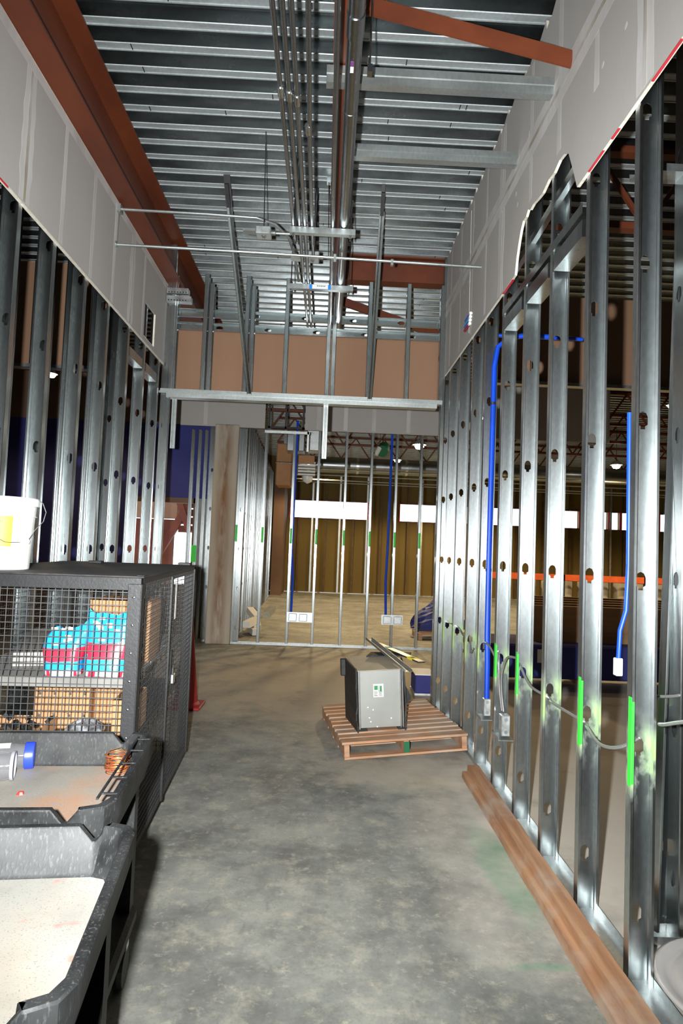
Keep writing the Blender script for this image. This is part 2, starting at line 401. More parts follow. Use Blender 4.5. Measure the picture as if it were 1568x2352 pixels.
def track(parent, a, b, W=.094, h=.032, down=False, m='galv_r', name='floor_track', th=.0015):
    """U track from a to b (points on centreline at the back of the U)"""
    a = Vector(a); b = Vector(b); L = (b-a).length; mb = MB(); s = -1 if down else 1
    d = (b-a).normalized(); sd = Vector((d.y, -d.x, 0)).normalized()*(W/2); u = Vector((0, 0, h*s))
    vs = []
    for p in (a, b): vs += [p-sd+u, p-sd, p+sd, p+sd+u]
    mb.add(vs, [(0, 1, 5, 4), (1, 2, 6, 5), (2, 3, 7, 6)])
    o = mb.build(name, m, parent); sheet(o, th); return o

# ------------------------------------------------------------------ floor
mb = MB(); mb.box(-9, 14, -3, 10.6, -.2, 0).box(-2.05, 14, 10.6, 23, -.2, 0)
fo_ = mb.build('floor', 'concrete'); tag(fo_, 'stained gray concrete slab floor', kind='structure')

# ------------------------------------------------------------------ metal deck ceiling
def deck():
    p = .19; z0, z1 = 4.555, 4.63; y = -2.6; ys = []
    poly = []
    while y < 23:
        poly += [(y, z0+.004), (y+.004, z0), (y+.05, z0), (y+.0515, z0-.005), (y+.060, z0-.005), (y+.078, z1), (y+.168, z1)]
        y += p
    pa = [q for q in poly if q[0] < 10.55]; pb = poly[len(pa)-1:]; o = MB()
    for pp, xl in ((pa, -9), (pb, -2.05)):
        vs = []
        for (a, z) in pp: vs += [(xl, a, z), (14, a, z)]
        k0 = 0 if pp is pa else (len(pa)-1) % 7
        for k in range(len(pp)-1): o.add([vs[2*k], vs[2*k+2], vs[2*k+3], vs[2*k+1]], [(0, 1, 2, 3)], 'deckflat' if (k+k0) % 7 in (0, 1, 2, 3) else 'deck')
    d = o.build('ceiling', None); sheet(d, .002)
    tag(d, 'corrugated galvanized metal deck overhead', kind='structure')
    # lap joints and side-lap crimps seen as short dark ticks
    t = MB(); random.seed(3)
    for k in range(60):
        yy = -2.6+p*random.randint(28, 62); xx = random.uniform(-1.4, 1.1)
        t.box(xx, xx+.006, yy+.004, yy+.052, z0-.004, z0-.0015)
    t.build('deck_slot', 'dark', d, kind='stuff')
    r = MB(); r.box(-9.1, 14.1, -3.1, 10.55, 4.66, 4.72).box(-2.05, 14.1, 10.55, 23.1, 4.66, 4.72); ro = r.build('roof_slab', 'grayboard', d)
deck()

# ------------------------------------------------------------------ outer shell
def shell():
    o = empty('wall_back', 'tan sheathed far wall with a strip of bright windows', kind='structure')
    Y = 22.0
    segs = []  # window openings (x0,x1) z 2.5..3.08
    wins = [(-1.2, 1.4), (2.5, 4.8), (5.6, 6.6), (7.9, 8.6), (9.2, 9.6), (9.68, 10.0), (10.08, 10.5), (11.4, 12.6)]
    zb, zt = 2.50, 3.08
    wl = MB(); wl.box(-2.05, 14, Y, Y+.15, 0, zb).box(-2.05, 14, Y, Y+.15, zt, 4.66)
    x = -2.05
    for a, b in wins:
        wl.box(x, a, Y, Y+.15, zb, zt); x = b
    wl.box(x, 14, Y, Y+.15, zb, zt); wl.build('sheathing', 'insul', o)
    for k in range(34):
        xx = -1.4+k*.46; inside = any(a < xx < b for a, b in wins)
        for z0, z1 in (((.03, zb), (zt, 3.95)) if inside else ((.03, 3.95),)):
            q = MB(); q.box(xx, xx+.06, Y-.09, Y-.002, z0, z1); q.build('wall_stud', 'brownstud' if k % 2 else 'galv_r', o)
    q = MB(); q.box(-2, 14, Y-.1, Y, 0.0, .03); q.build('bottom_plate', 'galv_r', o)
    for k, (a, b) in enumerate(wins):
        f = MB(); t = .04
        f.box(a, b, Y-.03, Y+.02, zb-t, zb).box(a, b, Y-.03, Y+.02, zt, zt+t)
        w_ = f.build('window_frame', 'redsteel', o)
        g = MB(); g.box(a-t, a, Y-.03, Y+.02, zb-t, zt+t).box(b, b+t, Y-.03, Y+.02, zb-t, zt+t); g.build('window_jamb', 'red', w_)
    # side and rear enclosure
    s = MB(); s.box(14, 14.15, -3, 22.15, 0, 4.66); tag(s.build('wall_east', 'insul'), 'plain far side wall of the open floor', kind='structure')
    s = MB(); s.box(-9.15, -9, -3, 10.6, 0, 4.66); tag(s.build('wall_west', 'brownwall'), 'plain outer wall beyond the left rooms', kind='structure')
    s = MB(); s.box(-9, 14, -3.15, -3, 0, 4.66); tag(s.build('wall_front', 'brownwall'), 'wall behind the viewer', kind='structure')
    # brown interior wall deep in the room, left
    s = MB(); s.box(-1.62, -1.3, 20.2, 21.9, 0, 3.8); tag(s.build('wall_stub', 'brownwall'), 'brown wall stub at the end of the left row of studs', kind='structure')
shell()

# ------------------------------------------------------------------ right wall
XR = 1.145
def polyplate(name, poly, x0, x1, m_face, m_edge, parent=None, label=None):
    """poly in (y,z); plate from x0 to x1; edges get m_edge"""
    mb = MB(); n = len(poly)
    mb.add([(x0, a, b) for a, b in poly], [tuple(range(n))], m_face)
    mb.add([(x1, a, b) for a, b in poly], [tuple(range(n))[::-1]], 'kraft')
    vs = [(x0, a, b) for a, b in poly]+[(x1, a, b) for a, b in poly]
    mb.add(vs, [(i, n+i, n+(i+1) % n, (i+1) % n) for i in range(n)], m_edge)
    return mb.build(name, None, parent, label=label)
def right_wall():
    w_ = empty('wall_right', 'right corridor wall: bare steel studs below a band of taped drywall', kind='structure')
    ys = [6.42, 5.99, 5.53, 5.02, 4.60, 4.33, 3.85, 3.385, 2.905, 2.43]
    ys = [6.62, 6.22, 5.75, 5.25, 4.82, 4.335, 3.85, 3.39, 2.91, 2.435]
    random.seed(5)
    for i, y in enumerate(ys):
        tall = 4.55
        o = stud(w_, XR, y, 0.002, tall, rz=random.uniform(-.03, .03), matname='galv_g' if y < 6.3 else 'galv_g')
        if i == 4: continue
        # strong green mark on the nose of the flange
        if y < 5.2 and i not in (7,):
            zc = .79+.008*i; hh = .10+.012*(i-4)
            g = MB(); g.box(-.0012, -.0004+.0, -.0395, -.016, zc-hh, zc+hh); g.box(0, .0095, -.0413, -.0402, zc-hh*.95, zc+hh*.9)
            g.build('paint_mark', 'greenpaint', o)
    # near studs out of frame to the right continue the wall
    for y in (1.95, 1.47, .99, .5):
        stud(w_, XR, y, .002, 4.55, matname='galv_g')
    track(w_, (XR+.046, .2, .0015), (XR+.046, 6.66, .0015), W=.095)
    # box header over the wide opening behind the torn board: two stacked tracks at z~3.1
    for (ya, yb, z) in ((2.96, 3.34, 3.03), (3.43, 3.80, 3.03), (3.90, 4.29, 3.03)):
        mb = MB(); mb.box(XR+.002, XR+.09, ya, yb, z, z+.085); mb.build('header_block', 'galv', w_)
    track(w_, (XR+.046, 2.95, 3.14), (XR+.046, 4.33, 3.14), W=.096, h=.05, name='head_track', m='galv')
    mb = MB(); mb.bar((XR+.05, 2.92, 3.50), (XR+.05, 4.33, 3.42), .03, .05); mb.build('bridging_channel', 'galv', w_)
    # drywall band with the torn hole
    X0, X1 = 1.13, 1.1455; zb = 3.285
    random.seed(11)
    top = []
    y = 6.63
    k = 0
    bottom = [(.9, zb), (2.96, zb), (2.99, zb)]
    tear = [(3.045, 3.40), (3.115, 3.535), (3.17, 3.56), (3.24, 3.57), (3.32, 3.55), (3.40, 3.56), (3.50, 3.54), (3.58, 3.55), (3.66, 3.565), (3.72, 3.56), (3.76, 3.585), (3.80, 3.56), (3.86, 3.565), (3.90, 3.53), (3.94, 3.47), (3.98, 3.39), (4.0, 3.32), (4.01, zb+.005)]
    rest = [(4.3, zb), (6.63, zb)]
    topl = []
    y = 6.63
    while y > .95:
        topl += [(y, 4.50+random.uniform(-.01, .012)), (y-.09, 4.545+random.uniform(-.012, .0)), (y-.1, 4.505+random.uniform(-.02, .01))]
        y -= .19
    topl += [(.9, 4.52)]
    # split into boards at butt joints; each is a panel of its own
    full_bottom = bottom+tear+rest
    cuts = [.9, 2.33, 4.36, 6.63]
    def clip(lst, a, b): return [p for p in lst if a < p[0] < b]
    def zat(lst, y):
        for p, q in zip(lst, lst[1:]):
            if min(p[0], q[0]) <= y <= max(p[0], q[0]):
                t = (y-p[0])/((q[0]-p[0]) or 1); return p[1]+t*(q[1]-p[1])
        return zb
    for a, b in zip(cuts, cuts[1:]):
        b_ = [(a, zat(full_bottom, a))]+clip(full_bottom, a, b)+[(b, zat(full_bottom, b))]
        t_ = [(b, zat(topl[::-1], b))]+clip(topl, a, b)+[(a, zat(topl[::-1], a))]
        polyplate('drywall_panel', [(y+.0005*(i == 0), z) for i, (y, z) in enumerate(b_)]+t_, X0, X1, 'gyp', 'gypcore', w_)
    # thickness lip is visible; red marks along it
    for a, b in ((2.08, 2.28), (2.55, 2.62), (2.70, 2.86)):
        mb = MB(); mb.box(X0-.0006, X0+.009, a, b, zb-.003, zb+.001); mb.build('red_edge_mark', 'redtape', w_)
    mb = MB(); mb.box(X0, X1, 4.06, 4.30, zb-.003, zb-.0005); mb.build('red_edge_mark', 'redtape', w_)
    # taped joints (feathered bands, slightly proud)
    def band(y0, z0, y1, z1, wd, m='mud', t=.0012, nm='joint_band'):
        mb = MB(); n = 9; vs = []; a = Vector((y0, z0)); b = Vector((y1, z1)); d = (b-a).normalized(); pn = Vector((-d.y, d.x)); random.seed(int(y0*100+z0*10))
        for i in range(n+1):
            c = a.lerp(b, i/n); ww = wd/2*(1+random.uniform(-.18, .18))
            for sgn in (-1, 1): q = c+pn*sgn*ww; vs.append((X0-t, q.x, q.y))
        fs = [(2*i, 2*i+1, 2*i+3, 2*i+2) for i in range(n)]
        mb.add(vs, fs); o = mb.build(nm, m, w_); sheet(o, .0006)
    for y in (2.33, 4.36):
        band(y, 4.48, y, 3.30, .13); band(y, 4.48, y, 3.30, .03, 'tape', .0019, 'paper_tape_strip')
    for y in (2.78, 3.25, 3.72, 4.8, 5.27, 5.74, 6.2):
        band(y, 4.46, y, 3.62 if y < 4 else 3.32, .05)
    band(1.0, 3.96, 6.6, 3.96, .15, t=.0032); band(1.0, 3.96, 6.6, 3.96, .028, 'tape', .0040, 'paper_tape_strip')
    random.seed(21)
    for k in range(26):
        y = random.uniform(1.6, 6.4); z = random.uniform(3.65, 4.4); mb = MB(); mb.lathe((0, 0, 0), [(.016, 0), (.012, .0008), (0, .001)], 8)
        o = mb.build('screw_spot', 'mud', w_); o.rotation_euler = (0, -math.pi/2, 0); o.location = (X0-.0003, y, z)
right_wall()

def perp_wall():
    w_ = empty('wall_side_partition', 'short partition of steel studs running right from the corridor wall', kind='structure')
    y = 2.70
    track(w_, (1.30, y, .0015), (3.2, y, .0015), W=.095)
    # studs turned across the wall
    for x in (1.47, 1.90, 2.35, 2.8):
        stud(w_, x, y-.046, .002, 4.5, rz=math.pi/2)
    mb = MB(); o = stud(w_, 1.395, 2.74, .02, 3.6, rot=(.0, .035, .4), off=.1, label='loose stud leaning against the partition')
    track(w_, (1.27, y, 3.18), (3.2, y, 3.18), W=.095, down=False, name='head_track')
perp_wall()

# ------------------------------------------------------------------ left wall
XL = -1.685
def left_wall():
    w_ = empty('wall_left', 'left corridor wall: bare steel studs below a band of taped drywall', kind='structure')
    ys = [6.36, 5.86, 5.38, 4.87, 4.40, 3.89, 3.44, 2.97, 2.5]
    random.seed(8)
    for y in ys:
        stud(w_, XL, y, .002, 4.07, mirror=True, rz=random.uniform(-.04, .04), fl=.05)
        # second row of the double wall
    for y in [6.2, 5.75, 5.2, 4.75, 4.2, 3.8, 3.3]:
        stud(w_, XL-.36, y, .002, 4.4, mirror=True, rz=random.uniform(-.05, .05), fl=.05)
    stud(w_, XL, 6.44, .002, 4.5, mirror=True, rz=math.pi)
    track(w_, (XL-.046, 1.8, .0015), (XL-.046, 6.48, .0015), W=.095)
    track(w_, (XL-.406, 1.8, .0015), (XL-.406, 6.48, .0015), W=.095)
    for y in (5.38, 5.86):
        mb = MB(); mb.box(XL-.088, XL-.004, y+.04, y+.42, 3.06, 3.14); mb.build('blocking', 'galv', w_)
    X0, X1 = -1.67, -1.685; zb, zt = 3.283, 4.085
    def plate(name, y0, y1, z0, z1, par=w_, m='gyp'):
        mb = MB(); mb.box(X1, X0, y0, y1, z0, z1)
        o = mb.build(name, m, par); return o
    # board split around the cut-out at y 5.71..6.06, z 3.33..3.64
    plate('drywall_panel', .8, 2.9, zb, zt)
    plate('drywall_panel', 2.9015, 5.3, zb, zt)
    mb = MB()
    for a in ((5.3015, 5.715, zb, zt), (6.06, 6.455, zb, zt), (5.715, 6.06, zb, 3.33), (5.715, 6.06, 3.64, zt)):
        mb.box(X1, X0, *a)
    mb.build('drywall_panel', 'gyp', w_)
    mb = MB(); t = .006
    mb.box(X1-.0, X0+.001, 6.055, 6.06, 3.33, 3.64).box(X1, X0+.001, 5.715, 6.06, 3.33, 3.335)
    mb.build('cut_edge', 'gypcore', w_)
    mb = MB(); mb.box(X1, X0+.0015, .8, 6.456, zb-.002, zb+.006).box(X1, X0+.0015, .8, 6.456, zt-.004, zt+.004); mb.box(X0, X0+.0015, 6.445, 6.457, zb, zt)
    mb.build('corner_bead', 'gypcore', w_)
    for a, b in ((2.72, 2.95), (3.08, 3.25)):
        mb = MB(); mb.box(X0-.004, X0+.0022, a, b, zb-.004, zb+.004); mb.build('red_edge_mark', 'redtape', w_)
    def band(y0, z0, y1, z1, wd, m='mud', t=.0012, nm='joint_band'):
        mb = MB(); n = 9; vs = []; a = Vector((y0, z0)); b = Vector((y1, z1)); d = (b-a).normalized(); pn = Vector((-d.y, d.x)); random.seed(int(y0*100+z0*10))
        for i in range(n+1):
            c = a.lerp(b, i/n); ww = wd/2*(1+random.uniform(-.18, .18))
            for sgn in (-1, 1): q = c+pn*sgn*ww; vs.append((X0+t, q.x, q.y))
        mb.add(vs, [(2*i, 2*i+2, 2*i+3, 2*i+1) for i in range(n)]); o = mb.build(nm, m, w_); sheet(o, .0006)
    for y in (3.42, 5.30):
        band(y, 4.05, y, 3.3, .13); band(y, 4.05, y, 3.3, .03, 'tape', .0019, 'paper_tape_strip')
    for y in (2.5, 2.95, 3.9, 4.4, 4.85, 5.65): band(y, 4.05, y, 3.3, .05)
    band(2.0, 4.05, 6.4, 4.05, .06, t=.0032)
    random.seed(33)
    # upper support channels end cap at the beam: perforated angle clip
    return w_
left_wall()

# ------------------------------------------------------------------ steel beams
def ibeam(name, x, y0, y1, zb, h, bw, label, m='redsteel', tf=.014, tw=.01, parent=None):
    mb = MB()
    mb.box(x-bw/2, x+bw/2, y0, y1, zb, zb+tf).box(x-bw/2, x+bw/2, y0, y1, zb+h-tf, zb+h).box(x-tw/2, x+tw/2, y0, y1, zb+tf, zb+h-tf)
    o = mb.build(name, m, parent)
    if not parent: tag(o, label, 'beam')
    return o
ibeam('steel_beam', -1.66, .6, 10.0, 4.092, .457, .275, 'wide red primed steel beam on top of the left drywall')
ibeam('steel_beam', .008, 0.4, 9.9, 4.098, .45, .13, 'narrow red primed steel beam above the big steel pipe along the corridor')
def crossbeam():
    mb = MB(); mb.box(.08, 1.9, 6.62, 6.64, 4.30, 4.55).box(.08, 1.9, 6.56, 6.70, 4.28, 4.297).box(.08, 1.9, 6.56, 6.70, 4.535, 4.552)
    o = mb.build('cross_beam', 'redsteel'); tag(o, 'red steel cross beam tight under the deck behind the hanging soffit frame', 'beam')
    mb = MB(); mb.bar((.065, 7.1, 4.26), (1.25, 7.25, 3.96), .03, .09, m='redsteel')
    o = mb.build('steel_brace', 'redsteel'); tag(o, 'red steel angle brace sloping down to the right, seen through the soffit frame', 'brace')
    mb = MB(); a = Vector((.10, 3.06, 4.185)); b = Vector((1.128, 3.08, 3.985))
    mb.bar(a, b, .012, .085, upv=(0, 0, 1)); mb.bar(a+Vector((0, .035, .045)), b+Vector((0, .035, .045)), .075, .010)
    o = mb.build('steel_brace', 'redsteel'); tag(o, 'red steel angle brace running from the middle beam to the right drywall', 'brace')
crossbeam()
def purlin(x0, y, z, h, lab, wd=.05):
    mb = MB(); x1 = 1.128
    prof = [(y-.01, z+h/2), (y-.01, z+.006), (y-.004, z), (y+wd-.004, z), (y+wd, z+.006), (y+wd, z+h)]
    # folded channel: outer face towards the viewer with a shallow groove
    P = [(y, z+h), (y, z+h*.55), (y+.006, z+h*.5), (y, z+h*.45), (y, z), (y+wd, z), (y+wd, z+h)]
    vs = []
    for a, b in P: vs += [(x0, a, b), (x1, a, b)]
    mb.add(vs, [(2*i, 2*i+2, 2*i+3, 2*i+1) for i in range(len(P)-1)])
    o = mb.build('hat_channel', 'strut'); sheet(o, .002); tag(o, lab, 'channel'); return o
purlin(-.09, 3.34, 3.995, .095, 'galvanized steel channel nearest the viewer, crossing from beam to right drywall')
purlin(.05, 4.00, 4.005, .083, 'second galvanized steel channel, farther from the viewer, ending at the right drywall')

# ------------------------------------------------------------------ overhead conduits
def conduits():
    xs = [-.309, -.267, -.229, -.180]
    labs = ['leftmost of the four thin overhead steel conduits', 'second from left of the four thin overhead steel conduits', 'third from left of the four thin overhead steel conduits', 'rightmost of the four thin overhead steel conduits, set slightly apart']
    for i, x in enumerate(xs):
        r = .0125; z = 3.772+r
        pts = [(x+(.02 if i == 3 else 0), .6, z), (x, 3.6 if i == 3 else 3.0, z), (x, 5.6, z), (x+.01, 9.8, z)]
        if i == 3: pts = [(x+.025, .6, z), (x+.022, 2.6, z), (x+.006, 3.6, z), (x, 4.5, z), (x, 5.0, z+.02), (x, 5.2, z+.1), (x, 5.25, z+.7)]
        if i == 0: pts = [(x, .6, z), (x, 4.2, z), (x-.002, 4.5, z), (x, 4.66, z+.0), (x-.004, 4.8, z+.02), (x-.01, 4.9, z+.1), (x-.01, 4.93, z+.75)]
        o = MB().tube(pts, r, 12).build('conduit', None or 'emt', smooth='auto')
        tag(o, labs[i], 'conduit', 'thin overhead conduits')
        for y in (2.1, 3.1) if i < 3 else (3.3,):
            MB().tube([(x, y+i*.03, z), (x, y+.07+i*.03, z)], r+.004, 12).build('coupling', 'metal', o, smooth='auto')
    o = MB().tube([(-.035, .6, 3.785), (-.032, 6.2, 3.785), (-.03, 6.45, 3.785), (-.02, 6.62, 3.79), (-.02, 9.8, 3.79)], .0135, 12).build('conduit', 'emt', smooth='auto')
    tag(o, 'single thin steel conduit just left of the big steel pipe', 'conduit')
    o = MB().tube([(.043, .6, 3.81), (.045, 6.55, 3.81), (.047, 9.8, 3.81)], .037, 24).build('steel_pipe', 'emt', smooth='auto')
    tag(o, 'thick steel pipe running overhead along the middle of the corridor', 'pipe')
    MB().tube([(.043, 2.66, 3.81), (.043, 2.78, 3.81)], .041, 24).build('coupling', 'emt', o, smooth='auto')
    MB().tube([(.043, 3.28, 3.81), (.043, 3.30, 3.81)], .039, 24).build('coupling', 'emt', o, smooth='auto')
    st = MB(); st.box(.030, .046, 2.93, 2.97, 3.7715, 3.774); st.build('sticker', 'papr', o); st = MB(); st.box(.030, .046, 2.90, 2.93, 3.7715, 3.774); st.build('sticker', simple('purple_sticker', (.16, .05, .2)), o)
    # shadow gap: clevis straps under the pipe
conduits()
def trapeze(y, x0, x1, lab, labelcard=False):
    t = empty('pipe_rack', lab, 'pipe rack', (0, y, 3.728))
    mb = MB(); P = [(-.014, .041), (-.0205, .041), (-.0205, 0), (.0205, 0), (.0205, .041), (.014, .041)]
    vs = []
    for a, b in P: vs += [(x0, a, b), (x1, a, b)]
    mb.add(vs, [(2*i, 2*i+2, 2*i+3, 2*i+1) for i in range(len(P)-1)])
    o = mb.build('channel', 'strut', t); sheet(o, .0025)
    for x in (x0+.028, x1-.035):
        MB().tube([(x, 0, -.035), (x, 0, .83)], .0045, 8).build('threaded_rod', 'emt', t, smooth='auto')
        MB().tube([(x, 0, -.014), (x, 0, -.004)], .011, 6).build('nut', 'metal', t)
        MB().tube([(x, 0, .8), (x, 0, .828)], .012, 8).build('deck_anchor', 'metal', t)
    if labelcard:
        b = MB(); b.box(-.22, -.035, -.0224, -.0212, .001, .040); b.build('blue_tape', 'bluetape', t)
        q = MB(); q.box(-.195, -.06, -.0236, -.0226, .003, .039, m='papr'); q.build('paper_note', None, t)
        q = MB()
        for i, (a, wd) in enumerate(((-.155, .012), (-.138, .010), (-.123, .013), (-.106, .008), (-.094, .01))): q.box(a, a+wd, -.0242, -.0238, .024, .031)
        q.build('note_writing', 'ink', t, kind='stuff')
trapeze(4.50, -.335, .128, 'nearer galvanized trapeze rack carrying the overhead conduits')
trapeze(5.50, -.405, .155, 'farther galvanized trapeze rack with a blue taped paper note', True)
def crosspipes():
    o = MB().tube([(-1.664, 4.85, 3.745), (-.6, 4.87, 3.745), (.2, 4.90, 3.745), (1.129, 4.94, 3.748)], .0105, 10).build('conduit', 'emt', smooth='auto')
    o.data.materials[0] = M['strut']
    tag(o, 'lower thin conduit crossing the corridor from drywall to drywall below the racks', 'conduit')
    MB().lathe((-1.661, 4.85, 3.745), [(.028, 0), (.024, .006), (.012, .008)], 12, ax=Matrix.Rotation(math.pi/2, 4, 'Y')).build('end_flange', 'strut', o)
    MB().tube([(1.0, 4.934, 3.7475), (1.05, 4.936, 3.7475)], .014, 10).build('coupling', 'strut', o)
    MB().box(-.02, .0, 4.87, 4.92, 3.725, 3.765).build('strap', 'strut', o)
    MB().box(.42, .44, 4.90, 4.93, 3.715, 3.76).build('strap', 'strut', o)
    pts = [(-1.664, 4.87, 4.03), (-1.0, 4.88, 4.03), (-.6, 4.9, 4.03), (-.45, 4.95, 4.03), (-.36, 5.05, 4.01), (-.33, 5.2, 3.9)]
    pts = [(-1.664, 4.87, 4.03), (-1.0, 4.87, 4.025), (-.62, 4.88, 4.02), (-.48, 4.92, 4.00), (-.38, 5.02, 3.95), (-.335, 5.2, 3.88), (-.32, 5.6, 3.84)]
    o = MB().tube(pts, .0105, 10).build('conduit', 'strut', smooth='auto')
    tag(o, 'upper thin conduit leaving the left drywall and bending into the overhead run', 'conduit')
    MB().box(-1.668, -1.64, 4.84, 4.90, 4.0, 4.06).build('end_connector', 'strut', o)
    o = MB().tube([(-1.655, 4.86, 4.01), (-1.655, 4.85, 3.76)], .003, 6).build('tie_wire', 'metal'); tag(o, 'thin wire strap joining the two conduit ends on the left drywall', 'wire')
crosspipes()
def jbox(x, y, z, lab, s=.055, rz=0):
    t = empty('junction_box', lab, 'electrical box', (x, y, z), rz)
    b = MB(); b.box(-s, s, -s, s, -.027, .027, bev=.006); b.build('body', 'zincbox', t)
    q = MB(); q.lathe((0, 0, -.0276), [(.02, 0), (.019, -.0012), (0, -.0012)], 16); q.build('knockout', 'galv_r', t)
    q = MB(); q.lathe((s+.0005, 0, 0), [(.016, 0), (.016, .03), (.011, .03)], 12, ax=Matrix.Rotation(math.pi/2, 4, 'Y')); q.build('connector', 'metal', t)
    MB().tube([(-.01, -.02, -.029), (-.005, 0, -.035), (.01, .015, -.03)], .0015, 6).build('pigtail_wire', 'dark', t)
    return t
t = jbox(-.535, 4.66, 3.80, 'square metal junction box hung on a rod left of the conduits')
MB().tube([(0, 0, .028), (-.012, -.05, .73)], .0035, 8).build('threaded_rod', 'emt', t)
MB().tube([(.09, 0, 0), (.2, 0, .0)], .009, 10).build('stub_conduit', 'strut', t)
MB().box(-.15, -.056, -.02, .04, .0, .015).build('bracket', 'galv_r', t)
t = jbox(-.19, 5.10, 3.835, 'square metal junction box in the conduit run behind the lower cross conduit')
MB().box(-.17, -.056, -.04, .05, -.02, .0).build('bracket', 'galv_r', t)
o = MB().tube([(-.085, 5.2, 4.555), (-.06, 4.93, 3.765)], .0035, 8).build('threaded_rod', 'emt'); tag(o, 'thin hanger rod from deck to the lower cross conduit, left of the small pipe', 'rod')
MB().box(-.1, -.07, 5.18, 5.22, 4.50, 4.552).build('anchor', 'metal', o)
for (x, y, l) in ((.125, 3.0, 'thin hanger rod beside the big pipe near the red brace'),):
    o = MB().tube([(x, y, 4.555), (x, y+.02, 3.80)], .0045, 8).build('threaded_rod', 'emt'); tag(o, l, 'rod')
    MB().box(x-.012, x+.012, y-.01, y+.03, 3.8, 3.84).build('clevis', 'emt', o)

# diagonal kickers from deck down to the header
def kicker(x0, y0, x1, y1, lab):
    mb = MB(); a = Vector((x0, y0, 4.50)); b = Vector((x1, y1, 3.0))
    t = empty('kicker_brace', lab, 'brace', (0, 0, 0))
    d = (b-a).normalized(); sd = Vector((1, 0, 0)); n = d.cross(sd).normalized()
    P = [(-.02, -.018), (-.02, .018), (-.006, .02), (0, .014), (.006, .02), (.02, .018), (.02, -.018)]
    vs = []
    for p in (a+d*.17, b): 
        for u, v in P: vs.append(p+sd*u-n*v*1.0)
    k = len(P); mb.add(vs, [(i, i+1, k+i+1, k+i) for i in range(k-1)])
    o = mb.build('channel', 'galv', t); sheet(o, .0016)
    c = MB(); c.bar(a+Vector((0, 0, .05)), a+d*.2, .055 if x0 < 0 else .03, .008); c.bar(a+d*.02+n*.02, a+d*.2+n*.0, .03, .03); c.build('deck_clip', 'dark', t)
kicker(-.925, 5.23, -.80, 6.38, 'left diagonal steel kicker bracing the soffit frame to the deck')
kicker(.368, 5.24, .385, 6.38, 'right diagonal steel kicker bracing the soffit frame to the deck')

# ------------------------------------------------------------------ hanging soffit frame at the end of the corridor
def soffit_frame():
    t = empty('wall_soffit_frame', 'hanging frame of steel studs across the corridor end, backed with brown boards', kind='structure')
    Y = 6.44
    zb = 3.0
    track(t, (XL-.0, Y+.03, zb), (XR-.03, Y+.03, zb), W=.10, h=.035, name='bottom_track', m='strut')
    mb = MB(); mb.box(-1.62, 1.06, Y-.035, Y+.075, zb-.052, zb-.012); o = mb.build('lower_bottom_track', 'strut', t)
    mb = MB(); mb.box(-1.69, 1.11, Y-.045, Y-.02, zb-.012, zb+.006); mb.build('track_lip', 'strut', t)
    for i, x in enumerate((-1.62, -1.30, -.885, -.487, -.063, .345, .732, 1.075)):
        stud(t, x, Y-.01, zb, 4.21, rz=math.pi/2, matname='galv', off=.2)
        if i in (1, 2, 4): stud(t, x+.055, Y+.0, zb, 4.12, rz=math.pi/2, matname='galv', off=.2)
    stud(t, 1.10, Y-.01, .002, 4.5, rz=math.pi/2)
    stud(t, -1.655, Y-.0, .002, 4.5, rz=math.pi/2)
    stud(t, -1.60, Y-.0, zb, 4.1, rz=math.pi/2)
    # two horizontal rails with punch-outs
    for z in (3.80, 3.66):
        me = stud_mesh('rail', 0, 2.72, W=.082, fl=.03, knock=[.35+.49*k+(.12 if z < 3.7 else 0) for k in range(6)])
        o = bpy.data.objects.new('rail', me); C.objects.link(o); o.parent = t
        o.rotation_euler = (0, math.pi/2, 0)
        o.rotation_euler = Matrix(((0, 0, 1), (0, 1, 0), (-1, 0, 0))).to_euler()
        o.location = (-1.62, Y+(.10 if z > 3.7 else .095), z+.082); sheet(o, .0014)
    # brown paper-backed boards
    xs = [-1.64, -1.27, -.84, -.45, -.02, .39, .78, 1.12]
    for a, b in zip(xs, xs[1:]):
        mb = MB(); mb.box(a, b-.003, Y+.13, Y+.145, zb+.01, 3.70); mb.build('board', 'kraft', t)
    # perforated clip angle stack at the top left
    for k, z in enumerate((3.98, 3.90)):
        q = MB(); q.box(-1.66, -1.45+k*.03, Y-.06, Y+.02, z, z+.055)
        for j in range(7): q.box(-1.645+j*.028, -1.633+j*.028, Y-.062, Y-.0595, z+.006, z+.018, m='dark')
        q.mats = ['galv_r', 'dark']; q.mi = [0]*6+[1]*42
        q.build('slotted_clip', None, t)
soffit_frame()
def hang(x, z0, z1, y, lab):
    t = empty('hanging_channel', lab, 'channel', (x, y, 0))
    z1 = 2.95; mb = MB(); P = [(-.022, .02), (-.022, 0), (-.008, 0), (-.004, .006), (.004, .006), (.008, 0), (.022, 0), (.022, .02)]
    vs = []
    for z in (z0, z1):
        for a, b in P: vs.append((a, b, z))
    n = len(P); mb.add(vs, [(i, i+1, n+i+1, n+i) for i in range(n-1)]); o = mb.build('channel', 'strut', t); sheet(o, .0018)
    q = MB(); q.box(-.05, -.03, .03, .05, z0-.0, z1); 
hang(-1.553, 2.45, 2.97, 6.485, 'short bright steel channel hanging below the soffit frame at its left end')
hang(-.043, 2.41, 2.97, 6.485, 'short bright steel channel hanging below the middle of the soffit frame')

